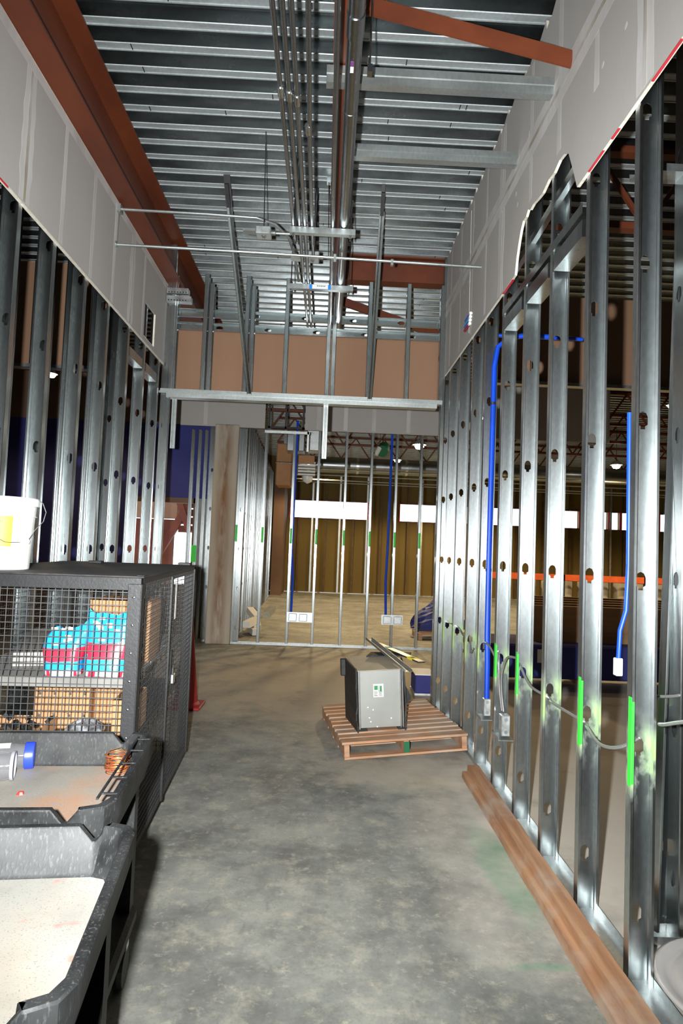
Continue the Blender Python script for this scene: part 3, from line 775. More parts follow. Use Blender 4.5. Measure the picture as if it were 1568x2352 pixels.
# brown board walls beside the corridor, high up in the neighbouring rooms
def brown_boards(name, x0, x1, y, zb, zt, lab):
    t = empty(name, lab, kind='structure')
    x = x0
    while x < x1-.01:
        mb = MB(); mb.box(x, min(x+.58, x1)-.004, y, y+.015, zb, zt); mb.build('board', 'kraft', t)
        stud(t, min(x+.6, x1)-.02, y-.05, zb, zt, rz=math.pi/2, matname='galv'); x += .6
    track(t, (x0, y-.05, zb), (x1, y-.05, zb), name='bottom_track')
brown_boards('wall_left_room_upper', -6.0, -2.2, 6.55, 3.20, 4.3, 'high brown board wall seen through the left studs')
brown_boards('wall_right_room_upper', 1.45, 6.2, 6.55, 3.25, 4.2, 'high brown board wall seen through the right studs')

# ------------------------------------------------------------------ far framed partition (y = 10.15)
def far_partition():
    t = empty('wall_far_partition', 'stud partition across the end of the passage under a drywall band', kind='structure')
    Y = 10.15; zt = 3.33
    for x in (-.99, -.55, -.16, .265, .665, 1.055, 1.44, 1.85):
        o = stud(t, x, Y-.046, .002, 3.28 if x < -.3 else 3.4, rz=math.pi/2, matname='galv')
        g = MB(); g.box(-.0, .093, -.0425, -.0412, 1.56, 1.80); 
        g = MB(); g.box(-.0022, -.0008, -.038, -.006, 1.56, 1.80); g.build('paint_mark', 'greenpaint', o)
    for x in (-1.36, ):
        o = stud(t, x, Y-.0, .002, 3.32, rz=0, matname='galv')
        o = stud(t, x-.03, Y-.046, .002, 3.32, rz=math.pi/2, matname='galv')
        g = MB(); g.box(-.0022, -.0008, -.038, -.006, 1.56, 1.82); g.build('paint_mark', 'greenpaint', o)
    track(t, (-1.38, Y, .0015), (4.2, Y, .0015))
    mb = MB(); mb.box(-1.0, -.30, Y-.05, Y-.01, 3.27, 3.31); mb.box(-.34, -.31, Y-.05, Y-.01, 3.0, 3.31); mb.build('opening_frame', 'galv_r', t)
    # drywall band, with a duct opening x -.93..-.40
    for (a, b) in ((-2.3, -1.0), (-.38, 1.2), (1.203, 2.45), (2.453, 4.4)):
        mb = MB(); mb.box(a, b, Y-.08, Y-.065, zt if a > -2 else 3.33, 4.2); mb.build('drywall_panel', 'gyp', t)
    mb = MB(); mb.box(-1.0, -.38, Y-.08, Y-.065, 3.95, 4.2); mb.build('drywall_panel', 'gyp', t)
    for x in (-1.95, -.2, .22, .66, 1.2): MB().box(x, x+.06, Y-.0818, Y-.0803, zt+.02, 4.15).build('joint_band', 'mud', t)
    # louvre-like frame in the opening
    mb = MB()
    for a in ((-.95, -.92, 3.34, 3.95), (-.42, -.39, 3.34, 3.95), (-.69, -.665, 3.34, 3.95)): mb.box(a[0], a[1], Y-.09, Y-.06, a[2], a[3])
    mb.box(-.95, -.39, Y-.09, Y-.06, 3.34, 3.37); mb.build('opening_grille_frame', 'dark', t)
    for x, z in ((-.535, .37), (.91, .38)):
        e = MB(); wd = .39 if x < 0 else .33
        e.box(x, x+wd, Y-.095, Y-.092, z, z+.15); 
        p = e.build('box_bracket', 'galv_r', t)
        for q in ((.03, .15), (.19, .31)):
            b = MB(); b.box(x+q[0], x+q[1], Y-.115, Y-.0955, z+.015, z+.13, bev=.006); b.build('outlet_box', 'zincbox', p)
    return t
far_partition()
# patched concrete column
mb = MB(); mb.box(-.18, .19, -.18, .18, 0, 3.36, bev=.012); o = mb.build('concrete_column', 'column'); o.location = (-1.575, 10.2, 0)
tag(o, 'square patched concrete column with a rust-brown vertical stain', 'column')
# row of studs running away behind the column (left wall of the big room)
def inner_row():
    t = empty('wall_inner_left', 'row of steel studs receding along the left side of the big far room', kind='structure')
    for k in range(22):
        stud(t, -1.35-.012*k, 10.6+k*.42, .002, 3.7, mirror=True, rz=random.uniform(-.06, .06))
    track(t, (-1.40, 10.3, .0015), (-1.62, 19.6, .0015))
    mb = MB(); mb.box(-2.05, -1.99, 10.55, 22.1, .0, 4.66); mb.build('backing_board', 'brownwall', t)
inner_row()
# ------------------------------------------------------------------ left distance: blue wall with an opening to the outside
def blue_wall():
    t = empty('wall_left_blue', 'dark blue membrane wall with a window opening onto red steelwork', kind='structure')
    Y = 10.4
    def b(x0, x1, z0, z1, m='bluewall', nm='membrane_sheet', y=Y, th=.12): mb = MB(); mb.box(x0, x1, y, y+th, z0, z1); mb.build(nm, m, t)
    b(-9, -1.78, 2.22, 3.4); b(-2.6, -1.78, 3.4, 4.6, 'gyp', 'drywall_panel'); b(-9, -2.603, 3.4, 4.6, 'brownwall', 'board')
    b(-2.03, -1.78, 0, 2.22, 'grayboard', 'jamb'); b(-9, -2.03, 0, .85, 'brownwall', 'sill_wall'); b(-9, -3.15, .85, 2.22, 'bluewall', 'membrane_sheet')
    mb = MB(); mb.box(-2.10, -2.04, Y-.03, Y+.1, .85, 2.22).box(-3.15, -2.04, Y-.03, Y+.1, 2.14, 2.22); mb.build('window_frame', 'brownwall', t)
    for x in (-2.16, -2.05, -1.95, -1.86):
        stud(t, x, Y-.15, .002, 3.3 if x < -1.9 else 3.4, rz=.0 if x > -1.9 else math.pi/2, matname='galv', fl=.04)
    g = MB(); g.box(-2.06, -1.99, Y-.202, Y-.2, 1.22, 1.48); g.build('paint_mark', 'greenpaint', t)
    stud(t, -1.86, Y-.12, .002, 3.36, matname='galv'); 
    track(t, (-6, Y-.13, .0015), (-1.8, Y-.13, .0015))
blue_wall()
def outside():
    t = empty('steel_structure', 'red primed steel frame with diagonal braces outside the left opening', 'structure', (0, 0, 0))
    MB().bar((-3.75, 13.4, .55), (-2.78, 13.4, 2.35), .12, .14).build('diagonal_brace', 'redsteel', t)
    MB().bar((-3.02, 13.3, 2.45), (-2.74, 13.3, 1.72), .10, .12).build('diagonal_brace', 'redsteel', t)
    for k in range(5):
        mb = MB(); mb.box(-3.02, -2.2, 13.5+k*.02, 13.62, 1.72+k*.17, 1.86+k*.17); mb.build('deck_edge', 'redsteel', t)
    MB().box(-5.6, -3.18, 13.7, 13.9, .0, 1.98).build('wall_infill', 'redsteel', t)
    MB().box(-5.6, -3.10, 13.68, 13.9, 2.0, 2.5).build('girt', 'kraft', t)
outside()

# ------------------------------------------------------------------ big room overhead: joists, duct, lamps
def joist(y, x0, x1, lab, zt=4.54, h=.62):
    mb = MB(); zb = zt-h
    t = empty('steel_joist', lab, 'joist', (0, y, 0))
    MB().box(x0, x1, -.04, .04, zb, zb+.05).build('bottom_chord', 'redsteel', t)
    MB().box(x0, x1, -.04, .04, zt-.05, zt).build('top_chord', 'redsteel', t)
    n = int((x1-x0)/.75); d = (x1-x0)/n
    for k in range(n):
        x = x0+k*d
        MB().bar((x, 0, zb+.03), (x+d/2, 0, zt-.03), .03, .03).bar((x+d/2, 0, zt-.03), (x+d, 0, zb+.03), .03, .03).build('web_member', 'redsteel', t)
for y, l in ((11.6, 'red open-web steel joist nearest behind the far partition'), (13.4, 'second red open-web joist in the big far room'), (15.2, 'third red open-web joist, above the duct'), (17.6, 'farthest red open-web joist by the window wall')):
    joist(y, -1.2, 13.5, l)
joist(4.6, 1.5, 13.5, 'dark open-web joist crossing high in the room behind the right studs')
o = MB().tube([(-.9, 16, 3.55), (13.8, 16, 3.55)], .19, 28).build('spiral_duct', 'duct', smooth='auto'); tag(o, 'long dark round sheet metal duct hung across the far room', 'duct')
for k in range(12):
    MB().tube([(-.5+k*1.2, 16, 3.55), (-.44+k*1.2, 16, 3.55)], .2, 28).build('joint_ring', 'metal', o, smooth='auto')
for k, (y, z, l) in enumerate(((15.0, 3.33, 'highest of the thin pipes hung across the far room'), (17.3, 3.45, 'middle of the thin pipes hung across the far room'), (18.6, 3.45, 'third thin pipe hung across the far room'), (20, 3.52, 'farthest thin pipe hung across the far room'))):
    o = MB().tube([(-.9, y, z), (13, y, z-.05)], .02, 8).build('sprinkler_pipe', 'strut'); tag(o, l, 'pipe')
def lamp(x, y, z, lab, pw=60, r=.09):
    t = empty('pendant_lamp', lab, 'lamp', (x, y, z))
    MB().lathe((0, 0, 0), [(0.001, -r*.6), (r*.7, -r*.45), (r, 0), (r*.6, r*.5), (.02, r*.8)], 16).build('bulb', 'lamp', t, smooth=True)
    MB().lathe((0, 0, 0), [(.02, r*1.5), (r*.9, r*1.1), (r*1.5, r*.35), (r*1.45, r*.35), (r*.8, r*1.0), (.01, r*1.35)], 20).build('reflector', 'zincbox', t, smooth='auto')
    MB().tube([(0, 0, r*.7), (0, 0, 4.565-z)], .006, 6).build('cord', 'dark', t)
    L = bpy.data.lights.new('bulb_light', 'SPOT'); L.spot_size = math.radians(158); L.spot_blend = .35; L.energy = pw*3.2; L.color = (1, .72, .38); L.shadow_soft_size = .12
    lo = bpy.data.objects.new('bulb_light', L); C.objects.link(lo); lo.parent = t; lo.location = (0, 0, -r*1.6)
lamp(1.71, 12.2, 3.49, 'bright work lamp highest in the far room, right of the green drum', 75)
lamp(1.42, 13.3, 3.35, 'small bright work lamp in front of the duct, left of the highest lamp', 75, .06)
lamp(6.5, 14.5, 3.6, 'work lamp glimpsed through the middle of the right studs', 140)
lamp(10.2, 16.5, 3.5, 'work lamp glimpsed far off through the right studs', 140)
lamp(3.9, 18.8, 3.6, 'work lamp close to the window wall', 160, .06)
lamp(-.2, 18.4, 3.75, 'work lamp over the left end of the far room', 130, .06)
lamp(1.62, 6.9, 2.97, 'small work lamp just behind the corridor wall studs', 5, .025)
lamp(-3.6, 8.4, 3.6, 'added fill lamp, out of view in the side passage behind the left studs', 22, .05)  # unseen light added to brighten the crossing from the left
lamp(4.6, 8.6, 3.6, 'added fill lamp, out of view in the room behind the right studs', 12, .05)  # second unseen light, put in to lift the crossing from the right
# green drum with rolled paper
o = MB().tube([(.98, 9.85, 3.20), (1.03, 10.05, 3.30)], .11, 20).build('drum', 'green', smooth='auto'); o.location = (0, 2, .12); tag(o, 'dark green round drum hanging above the partition', 'drum'); MB().tube([(1.0, 9.95, 3.3), (1.0, 9.95, 4.44)], .004, 6).build('hanger_wire', 'emt', o)
o = MB().tube([(.86, 9.8, 2.96), (.93, 9.82, 3.10)], .045, 14).build('paper_roll', 'whitepl', smooth='auto'); o.location = (0, 2, .28); tag(o, 'cream roll slanting below the green drum', 'roll'); MB().tube([(.93, 9.82, 3.08), (.97, 9.82, 4.28)], .004, 6).build('hanger_wire', 'emt', o)
# air handler cluster upper left of far room
def handler():
    t = empty('air_handler', 'gray boxes and a ribbed pale unit high at the left of the far room', 'hvac unit', (-.35, 12.2, 0))
    MB().box(-.42, -.10, -.2, .2, 3.28, 3.62, bev=.01).build('casing', 'duct', t)
    MB().box(-.05, .22, -.2, .2, 3.3, 3.7, bev=.01).build('casing', 'galv_r', t)
    for k in range(5): MB().box(-.25, .12, -.2, -.1, 2.84+k*.055, 2.87+k*.055).build('fin', 'whitepl', t)
    MB().lathe((-.02, -.1, 2.78), [(.001, -.09), (.08, -.05), (.1, 0), (.1, .05)], 16).build('globe', 'whitepl', t, smooth=True)
    MB().box(-.3, .1, -.21, -.2, 3.05, 3.2).build('cover', 'card', t)
    MB().tube([(-.05, 0, 3.7), (-.05, 0, 4.56)], .015, 8).build('hanger', 'emt', t)
handler()
def card_duct():
    o = MB(); o.box(-1.05, -.75, 13.2, 13.9, 2.75, 3.6, bev=.02); q = o.build('wrapped_duct', 'card'); tag(q, 'brown wrapped vertical duct beside the air handler', 'duct')
    MB().tube([(-1.05, 13.15, 3.2), (-.72, 13.15, 3.2)], .02, 8).build('strap', 'metal', q)
    MB().box(-.93, -.87, 13.5, 13.56, 3.6, 4.56).build('hanger', 'emt', q)
card_duct()

# ------------------------------------------------------------------ pipes & boxes in the far room
def bluetube(pts, lab, r=.0135):
    o = MB().tube(pts, r, 10).build('blue_conduit', 'bluepipe', smooth='auto'); tag(o, lab, 'conduit', 'blue flexible conduits'); return o
bluetube([(-.50, 10.22, 3.5), (-.51, 10.22, 1.5), (-.475, 10.2, 1.0), (-.475, 10.1, .50)], 'blue flexible conduit in the left bays of the far partition', .02)
bluetube([(1.0, 10.22, 3.5), (.985, 10.22, 1.5), (.97, 10.2, 1.0), (.98, 10.1, .51)], 'blue flexible conduit in the right bays of the far partition', .02)
# right wall blue conduit with offset bend
o = bluetube([(1.62, 4.70, 3.14), (1.40, 4.70, 3.14), (1.29, 4.71, 3.12), (1.215, 4.715, 3.05), (1.195, 4.72, 2.9), (1.192, 4.72, 1.5), (1.19, 4.70, .95), (1.192, 4.68, .75), (1.192, 4.67, .50)], 'thick bright blue conduit running down between the right wall studs', .019)
for z in (2.62, 1.40): MB().tube([(1.192, 4.72, z), (1.192, 4.72, z+.02)], .021, 10).build('strap', 'dark', o)
o = bluetube([(1.23, 2.63, 2.13), (1.235, 2.63, 1.5), (1.228, 2.63, 1.32), (1.205, 2.63, 1.24), (1.20, 2.63, 1.13)], 'blue conduit stub between the two right wall studs nearest the viewer', .009)
MB().box(1.185, 1.213, 2.615, 2.645, 1.06, 1.13, bev=.003).build('coupler', 'whitepl', o)
tp = MB(); tp.tube([(1.2, 4.85, 3.185), (1.9, 4.85, 3.185)], .014, 10); tag(tp.build('blue_conduit', 'bluepipe', smooth='auto'), 'short horizontal blue conduit behind the top of the right wall studs', 'conduit')
def device(x, y, z, lab, wd=.05, h=.12, dp=.055, plate=True, par=None):
    t = empty('outlet_box', lab, 'electrical box', (x, y, z))
    b = MB(); b.box(-wd/2, wd/2, -dp, 0, -h/2, h/2, bev=.004); b.build('body', 'zincbox', t)
    for k in (-.3, .3):
        q = MB(); q.lathe((-wd/2-.0004, -dp/2, k*h), [(.011, 0), (.010, .0012), (0, .0012)], 12, ax=Matrix.Rotation(-math.pi/2, 4, 'Y')); q.build('knockout', 'galv_r', t)
        q = MB(); q.lathe((0, -dp-.0004, k*h), [(.011, 0), (.010, .0012), (0, .0012)], 12, ax=Matrix.Rotation(math.pi/2, 4, 'X')); q.build('knockout', 'galv_r', t)
    if plate:
        q = MB(); q.box(-.055, .045, -.10, .08, -h/2-.02, -h/2-.016); q.box(-.055, -.053, -.10, .08, -h/2-.016, -h/2+.0); q.build('mounting_bracket', 'strut', t)
    return t
device(1.192, 4.70, .445, 'metal outlet box at the foot of the blue conduit on the right wall')
device(1.195, 4.255, .44, 'metal outlet box one bay nearer than the blue conduit, fed by armored cable', .055, .13, .07)
def cable(pts, lab, r=.0075, n=8):
    # spline through points
    P = [Vector(p) for p in pts]; out = []
    for i in range(len(P)-1):
        p0 = P[max(i-1, 0)]; p1 = P[i]; p2 = P[i+1]; p3 = P[min(i+2, len(P)-1)]
        for k in range(8):
            t = k/8; out.append(.5*((2*p1)+(-p0+p2)*t+(2*p0-5*p1+4*p2-p3)*t*t+(-p0+3*p1-3*p2+p3)*t**3))
    out.append(P[-1]); L = sum((out[i+1]-out[i]).length for i in range(len(out)-1)); N = max(12, int(L/.0045))
    # resample and alternate radius for the armour ribs
    res = []; acc = 0; i = 0
    for k in range(N+1):
        s = L*k/N
        while i < len(out)-2 and acc+(out[i+1]-out[i]).length < s: acc += (out[i+1]-out[i]).length; i += 1
        seg = (out[i+1]-out[i]).length or 1; res.append(out[i].lerp(out[i+1], min(1, (s-acc)/seg)))
    o = MB().tube(res, [r if k % 2 else r*.84 for k in range(len(res))], n).build('armored_cable', 'flex', smooth=True)
    return tag(o, lab, 'cable')
cable([(1.19, 6.3, .86), (1.19, 5.76, .88), (1.185, 5.45, .84), (1.19, 5.26, .86), (1.165, 5.10, .76), (1.165, 5.02, .80)], 'gray armored cable sagging between the farthest right wall studs')
cable([(1.20, 4.83, .83), (1.18, 4.72, .89), (1.18, 4.58, .88), (1.19, 4.48, .83)], 'short armored cable arching in front of the blue conduit')
cable([(1.20, 3.86, .90), (1.18, 3.98, .905), (1.17, 4.12, .875), (1.17, 4.22, .76), (1.18, 4.25, .64), (1.195, 4.245, .515)], 'armored cable looping down into the nearer outlet box')
cable([(1.20, 4.40, .92), (1.165, 4.28, .84), (1.17, 4.27, .66), (1.19, 4.27, .515)], 'second armored cable dropping beside the loop into the nearer outlet box', .0065)
cable([(1.20, 3.95, .89), (1.165, 3.82, .885), (1.165, 3.62, .81), (1.185, 3.40, .80), (1.165, 3.28, .80), (1.175, 3.04, .80), (1.185, 2.92, .80), (1.165, 2.84, .795), (1.165, 2.70, .765), (1.175, 2.55, .80), (1.20, 2.44, .87)], 'long armored cable sagging across the nearer right wall studs')
cable([(1.25, 2.40, .93), (1.22, 2.30, .955), (1.21, 2.12, 1.01), (1.21, 1.9, 1.04)], 'armored cable end at the right edge of the view')
cable([(1.30, 2.60, .99), (1.45, 2.66, .98), (1.6, 2.7, 1.01)], 'armored cable reaching the partition stud on the right', .007)
# marker tubes clipped to the wall
def tubes():
    t = empty('marker_tube', 'bundle of capped blue and red tubes stuck on the drywall edge, on a thin string', 'tubes', (1.118, 5.33, 3.44))
    for k, (c, z) in enumerate((('bluepl', .045), ('teal', .02), ('bluepl', -.005), ('redplain', -.03))):
        MB().tube([(-.0, -.09+k*.01, z), (0, .08+k*.01, z+.002)], .012, 10).build('tube', c, t)
        MB().tube([(0, -.115+k*.01, z), (0, -.09+k*.01, z)], .013, 10).build('cap', 'whitepl', t)
    MB().tube([(.008, -.02, -.09), (.009, .0, .2), (.009, .02, .98)], .0016, 5).build('string', 'papr', t)
tubes()

# ------------------------------------------------------------------ floor plank
def plank():
    t = empty('plank', 'long reddish lumber board lying along the foot of the right wall', 'board', (0, 0, 0))
    n = 14
    def board(x0, x1, z0, z1, ya, yb, nm, sk=0):
        mb = MB(); vs = []; random.seed(3)
        for i in range(n+1):
            y = ya+(yb-ya)*i/n; d = random.uniform(-.003, .003)
            vs += [(x0+d, y, z0), (x0+d*.5+.003, y, z1), (x1+d, y, z1), (x1+d, y, z0)]
        fs = []
        for i in range(n):
            for j in range(4): fs.append((4*i+j, 4*i+4+j, 4*i+4+(j+1) % 4, 4*i+(j+1) % 4))
        fs += [(0, 1, 2, 3), (4*n+3, 4*n+2, 4*n+1, 4*n)]
        mb.add(vs, fs); return mb.build(nm, 'plank', t)
    board(.995, 1.105, .002, .042, 1.2, 4.52, 'lower_board')
    board(1.03, 1.108, .044, .085, 1.2, 4.52, 'upper_board')
plank()

# ------------------------------------------------------------------ pallet with boxed fan unit
PM = Matrix.Translation((.205, 4.80, 0)) @ rzm(math.radians(8.0)) @ Matrix.Rotation(math.radians(-3.6), 4, 'Y')
def pallet():
    t = empty('wooden_pallet', 'worn reddish wooden pallet at the right side of the corridor', 'pallet'); t.matrix_world = PM
    W, D = .93, 1.18
    for i, x in enumerate((0, W/2-.02, W-.04)):
        mb = MB(); mb.box(x, x+.04, 0.0, D, .018, .105, bev=.003); o = mb.build('stringer', 'pallet', t)
        if i == 1: g = MB(); g.box(x-.001, x+.041, -.0012, -.0005, .02, .10); g.build('green_paint', 'green', o)
    random.seed(4); y = 0
    k = 0
    while y < D-.05:
        wd = random.choice((.075, .085, .09)) if k else .10
        mb = MB(); a = random.uniform(-.006, .006)
        mb.box(-.012+a, W+.012+a, y, y+wd, .106, .124+random.uniform(0, .003), bev=.003); mb.build('deck_board', 'pallet', t)
        y += wd+random.uniform(.022, .034); k += 1
    for y in (0, .3, .55, .83, D-.1):
        mb = MB(); mb.box(-.0, W, y, y+.09, 0.0, .017, bev=.002); mb.build('bottom_board', 'pallet', t)
    return t
pallet()
def unit():
    U = PM @ Matrix.Translation((.125, .27, .128)) @ rzm(math.radians(-3.5))
    t = empty('metal_cabinet', 'gray galvanized sheet metal box with black edge panels and a printed label, on the pallet', 'cabinet'); t.matrix_world = U
    W = .325; H = .45; D = .40; x0 = .05
    b = MB(); b.box(x0, x0+W, 0.0, D, .012, H, bev=.004); b.build('casing', simple('dull_zinc_sheet', (.40, .41, .38), (.34, .35, .33), .42, .45, 3, bmp=.05), t)
    for x in (x0-.012, x0+W-.016, x0+W+.002):
        q = MB(); q.box(x, x+.010, -.012, .0, .008, H+.004); q.build('corner_flange', 'metal', t)
    top = MB(); top.add([(x0-.02, -.02, H+.003), (x0+W+.0, -.004, H+.003), (x0+W-.03, D, H+.03), (x0-.05, D+.02, H+.045)], [(0, 1, 2, 3)]); o = top.build('lid', simple('tan_sheet', (.44, .38, .28), (.38, .32, .24), .5), t); sheet(o, .004)
    # black side panels, ragged
    random.seed(2)
    def side(x, dx, d1, y0=-.03):
        mb = MB(); n = 10; vs = []
        for i in range(n+1):
            z = -.01+(H+.03)*i/n; w_ = random.uniform(-.006, .006)
            vs += [(x+w_, y0+w_, z), (x+dx, d1, z+(.01 if i else 0))]
        mb.add(vs, [(2*i, 2*i+1, 2*i+3, 2*i+2) for i in range(n)]); o = mb.build('side_panel', 'dark', t); sheet(o, .012); return o
    side(x0-.03, -.035, D+.02, -.045); side(x0+W+.022, .05, D-.05, -.03)
    f = MB(); f.box(x0-.105, x0-.05, D-.02, D+.02, H-.11, H+.03, bev=.006); f.build('hanging_flap', 'dark', t)
    f = MB(); f.prism([(x0+W+.03, .13), (x0+W+.03, .34), (x0+W+.07, .27), (x0+W+.10, .20), (x0+W+.06, .16)], .1, .25, axis='y'); f.build('motor_housing', 'dark', t)
    f = MB(); f.add([(x0+.1, D-.08, H+.05), (x0+W+.12, D-.16, H+.055), (x0+W+.16, D-.04, H+.06), (x0+.16, D+.05, H+.06)], [(0, 1, 2, 3)]); sheet(f.build('loose_flap', 'dark', t), .01)
    for x in (x0-.02, x0+W-.04): q = MB(); q.box(x, x+.07, -.035, .05, 0.0, .011, bev=.003); q.build('foot', 'dark', t)
    # label
    l = MB(); l.box(x0+.105, x0+.185, -.0016, -.0003, .245, .345); lb = l.build('label', 'papr', t)
    q = MB()
    for (a, b_, c, d) in ((.110, .143, .252, .29), (.148, .180, .255, .275)):
        for k in range(5): q.box(x0+a, x0+a+(b_-a)*(.9-.12*(k % 3)), -.0022, -.0017, c+k*.008, c+k*.008+.003)
    q.build('label_print', 'ink', lb, kind='stuff')
    q = MB(); q.box(x0+.112, x0+.14, -.0022, -.0017, .30, .332); q.box(x0+.146, x0+.149, -.0022, -.0017, .285, .335); q.box(x0+.155, x0+.172, -.0022, -.0017, .286, .33); q.build('label_panel', 'inkg', lb)
    q = MB()
    for (x, z) in ((.06, .17), (.10, .15), (.07, .09), (.24, .08), (.13, .02), (.08, .06)): q.lathe((x0+x, -.0012, z), [(.006, 0), (.004, .0006), (0, .0006)], 7, ax=Matrix.Rotation(math.pi/2, 4, 'X'))
    q.build('paint_speck', 'whitepl', t, kind='stuff')
    def w(v): return U @ Vector(v)
    return w
wu = unit()
def toprails():
    t = empty('steel_angle', 'long dull steel angle lying diagonally across the box on the pallet', 'angle bar')
    a = Vector((.43, 5.93, .716)); b = Vector((.665, 4.93, .622))
    d = (b-a).normalized(); sd = d.cross(Vector((0, 0, 1))).normalized(); u = sd.cross(d)
    mb = MB(); P = [(-.028, .02), (-.028, 0), (.028, 0), (.028, .02)]; vs = []
    for p in (a, b):
        for i, j in P: vs.append(p+sd*i+u*j)
    mb.add(vs, [(0, 4, 5, 1), (1, 5, 6, 2), (2, 6, 7, 3)]); o = mb.build('channel', 'strut', t); sheet(o, .003)
    a = Vector((.50, 5.80, .70)); b = Vector((.79, 5.12, .665)); t = empty('level_bar', 'second steel bar with teal tape and a yellow sticker across the box on the pallet', 'bar')
    mb = MB(); mb.bar(a, b, .06, .012); mb.build('bar', 'duct', t)
    d = (b-a); mb = MB(); mb.bar(a+d*.22, a+d*.30, .062, .014); mb.build('tape', 'teal', t)
    mb = MB(); mb.bar(a+d*.76, a+d*.87, .062, .015); mb.build('sticker', 'yellow', t)
    q = MB(); q.bar(a+d*.80+Vector((0, 0, .008)), a+d*.83+Vector((0, 0, .008)), .03, .001); q.build('sticker_print', 'ink', t)
toprails()
# blue crate by the wall, behind the pallet
def bluecrate():
    t = empty('blue_bin', 'small flat-topped blue bin on the floor behind the pallet by the right wall', 'bin', (1.02, 7.0, 0), 0)
    MB().box(.0, .20, 0, .35, .02, .21, bev=.008).build('body', 'bluewall', t)
    MB().box(-.006, .206, -.006, .356, 0.0, .02).build('base', 'zincbox', t); MB().box(-.006, .206, -.006, .356, .21, .22).build('rim', 'whitepl', t)
bluecrate()
def tarp():
    mb = MB(); random.seed(12); nx, nz_ = 14, 8; vs = []
    # crumpled heap
    for i in range(nx+1):
        for j in range(nz_+1):
            u = i/nx*2*math.pi; v = j/nz_
            r = (.52*(1-v**2.0)+.05)*(1+.14*math.sin(5*u+v*4)+random.uniform(-.08, .08))
            vs.append((math.cos(u)*r*.85, math.sin(u)*r*.5, .02+.50*v*(1+.1*math.sin(3*u))))
    fs = [(i*(nz_+1)+j, (i+1)*(nz_+1)+j, (i+1)*(nz_+1)+j+1, i*(nz_+1)+j+1) for i in range(nx) for j in range(nz_)]
    mb.add(vs, fs); o = mb.build('folded_tarp', 'bluetarp'); o.location = (2.05, 11.6, .14); tag(o, 'crumpled blue tarp heap on a low wooden skid in the far room', 'tarp')
    t = empty('wooden_skid', 'low wooden skid under the blue tarp heap', 'skid', (1.65, 11.25, 0))
    for y in (0, .3, .6): MB().box(0, .9, y, y+.09, .09, .12).build('board', 'pallet', t)
    for x in (0, .4, .82): MB().box(x, x+.08, 0, .69, 0, .09).build('runner', 'pallet', t)
tarp()
def debris():
    t = empty('scrap_bundle', 'pile of foil-wrapped insulation scraps at the foot of the stud row by the column', 'scrap', (-1.15, 10.9, 0))
    random.seed(9)
    for k in range(6):
        a = Vector((random.uniform(-.1, .25), random.uniform(-.2, .7), .06+.05*k)); b = a+Vector((random.uniform(-.2, .15), random.uniform(.2, .5), random.uniform(.02, .16)))
        MB().bar(a, b, .12, .10).build('scrap_piece', random.choice(('whitecol', 'strut', 'papr')), t)
debris()
def cone():
    t = empty('traffic_cone', 'red cone standing behind the black cage in its shadow', 'cone', (-1.235, 6.2, 0))
    MB().lathe((0, 0, 0), [(.13, .03), (.11, .05), (.035, .80), (.03, .84), (.001, .84)], 24).build('cone_body', 'redplain', t, smooth='auto')
    MB().box(-.16, .16, -.16, .16, 0, .03, bev=.008).build('base', 'redplain', t)
cone()

# ------------------------------------------------------------------ right room contents (seen between the studs)
def right_room():
    t = empty('tarp_covered_stack', 'long low stack under dark blue sheeting behind the right wall', 'stack', (1.9, 7.4, 0))
    MB().box(0, 5.0, 0, .9, .14, .52, bev=.02).build('cover', 'bluewall', t)
    for x in (.1, 1.2, 2.4, 3.6, 4.7): MB().box(x, x+.1, .05, .85, 0, .14).build('bearer', 'pallet', t)
    for x in (.55, 2.9): MB().box(x, x+.16, -.004, -.001, .32, .47).build('white_patch', 'whitepl', t)  # two white patches on the front of the cover
    t = empty('plywood_stack', 'stack of plywood sheets standing on the blue covered stack', 'plywood', (2.5, 8.0, .52))
    for k in range(5): MB().box(0, 2.6, -.3+k*.12, -.3+k*.12+.09, 0.0, .42+.02*k).build('sheet', 'ply', t)
    t = empty('safety_rail', 'orange safety rail in front of the window wall at far right', 'rail', (0, 19, 0))
    MB().box(4.4, 13, 0, .05, .82, 1.0).build('rail', 'orange', t)
    for x in (4.6, 7, 9.4, 11.8): MB().box(x, x+.06, .0, .06, 0, 1.0).build('post', 'dark', t)
    for k in range(11):
        x = 6.2+k*.55; o = MB().tube([(x, 19.6, 0), (x, 19.6, .78)], .19, 14).build('insulation_roll', 'whitecol', smooth='auto')
        tag(o, 'pale wrapped roll, %s from the left in the row behind the orange rail' % ('first', 'second', 'third', 'fourth', 'fifth', 'sixth', 'seventh', 'eighth', 'ninth', 'tenth', 'last')[k], 'roll', 'rolls behind the orange rail')
        MB().tube([(x, 19.6, .2), (x, 19.6, .27)], .195, 14).build('band', 'dark', o)
right_room()
def bucket_lid():
    t = empty('plastic_tub', 'pale round plastic tub lid at the lower right corner behind the wall track', 'tub', (1.555, 2.30, 0))
    MB().lathe((0, 0, 0), [(.001, 0), (.27, 0), (.30, .03), (.325, .045), (.33, .055), (.315, .06), (.29, .05), (.262, .048), (.25, .056), (.20, .058), (.185, .048), (.12, .05), (.11, .044), (.001, .042)], 48).build('lid', simple('dusty_plastic', (.52, .50, .48), (.45, .42, .40), .35, 0, 3), t, smooth=True)
bucket_lid()

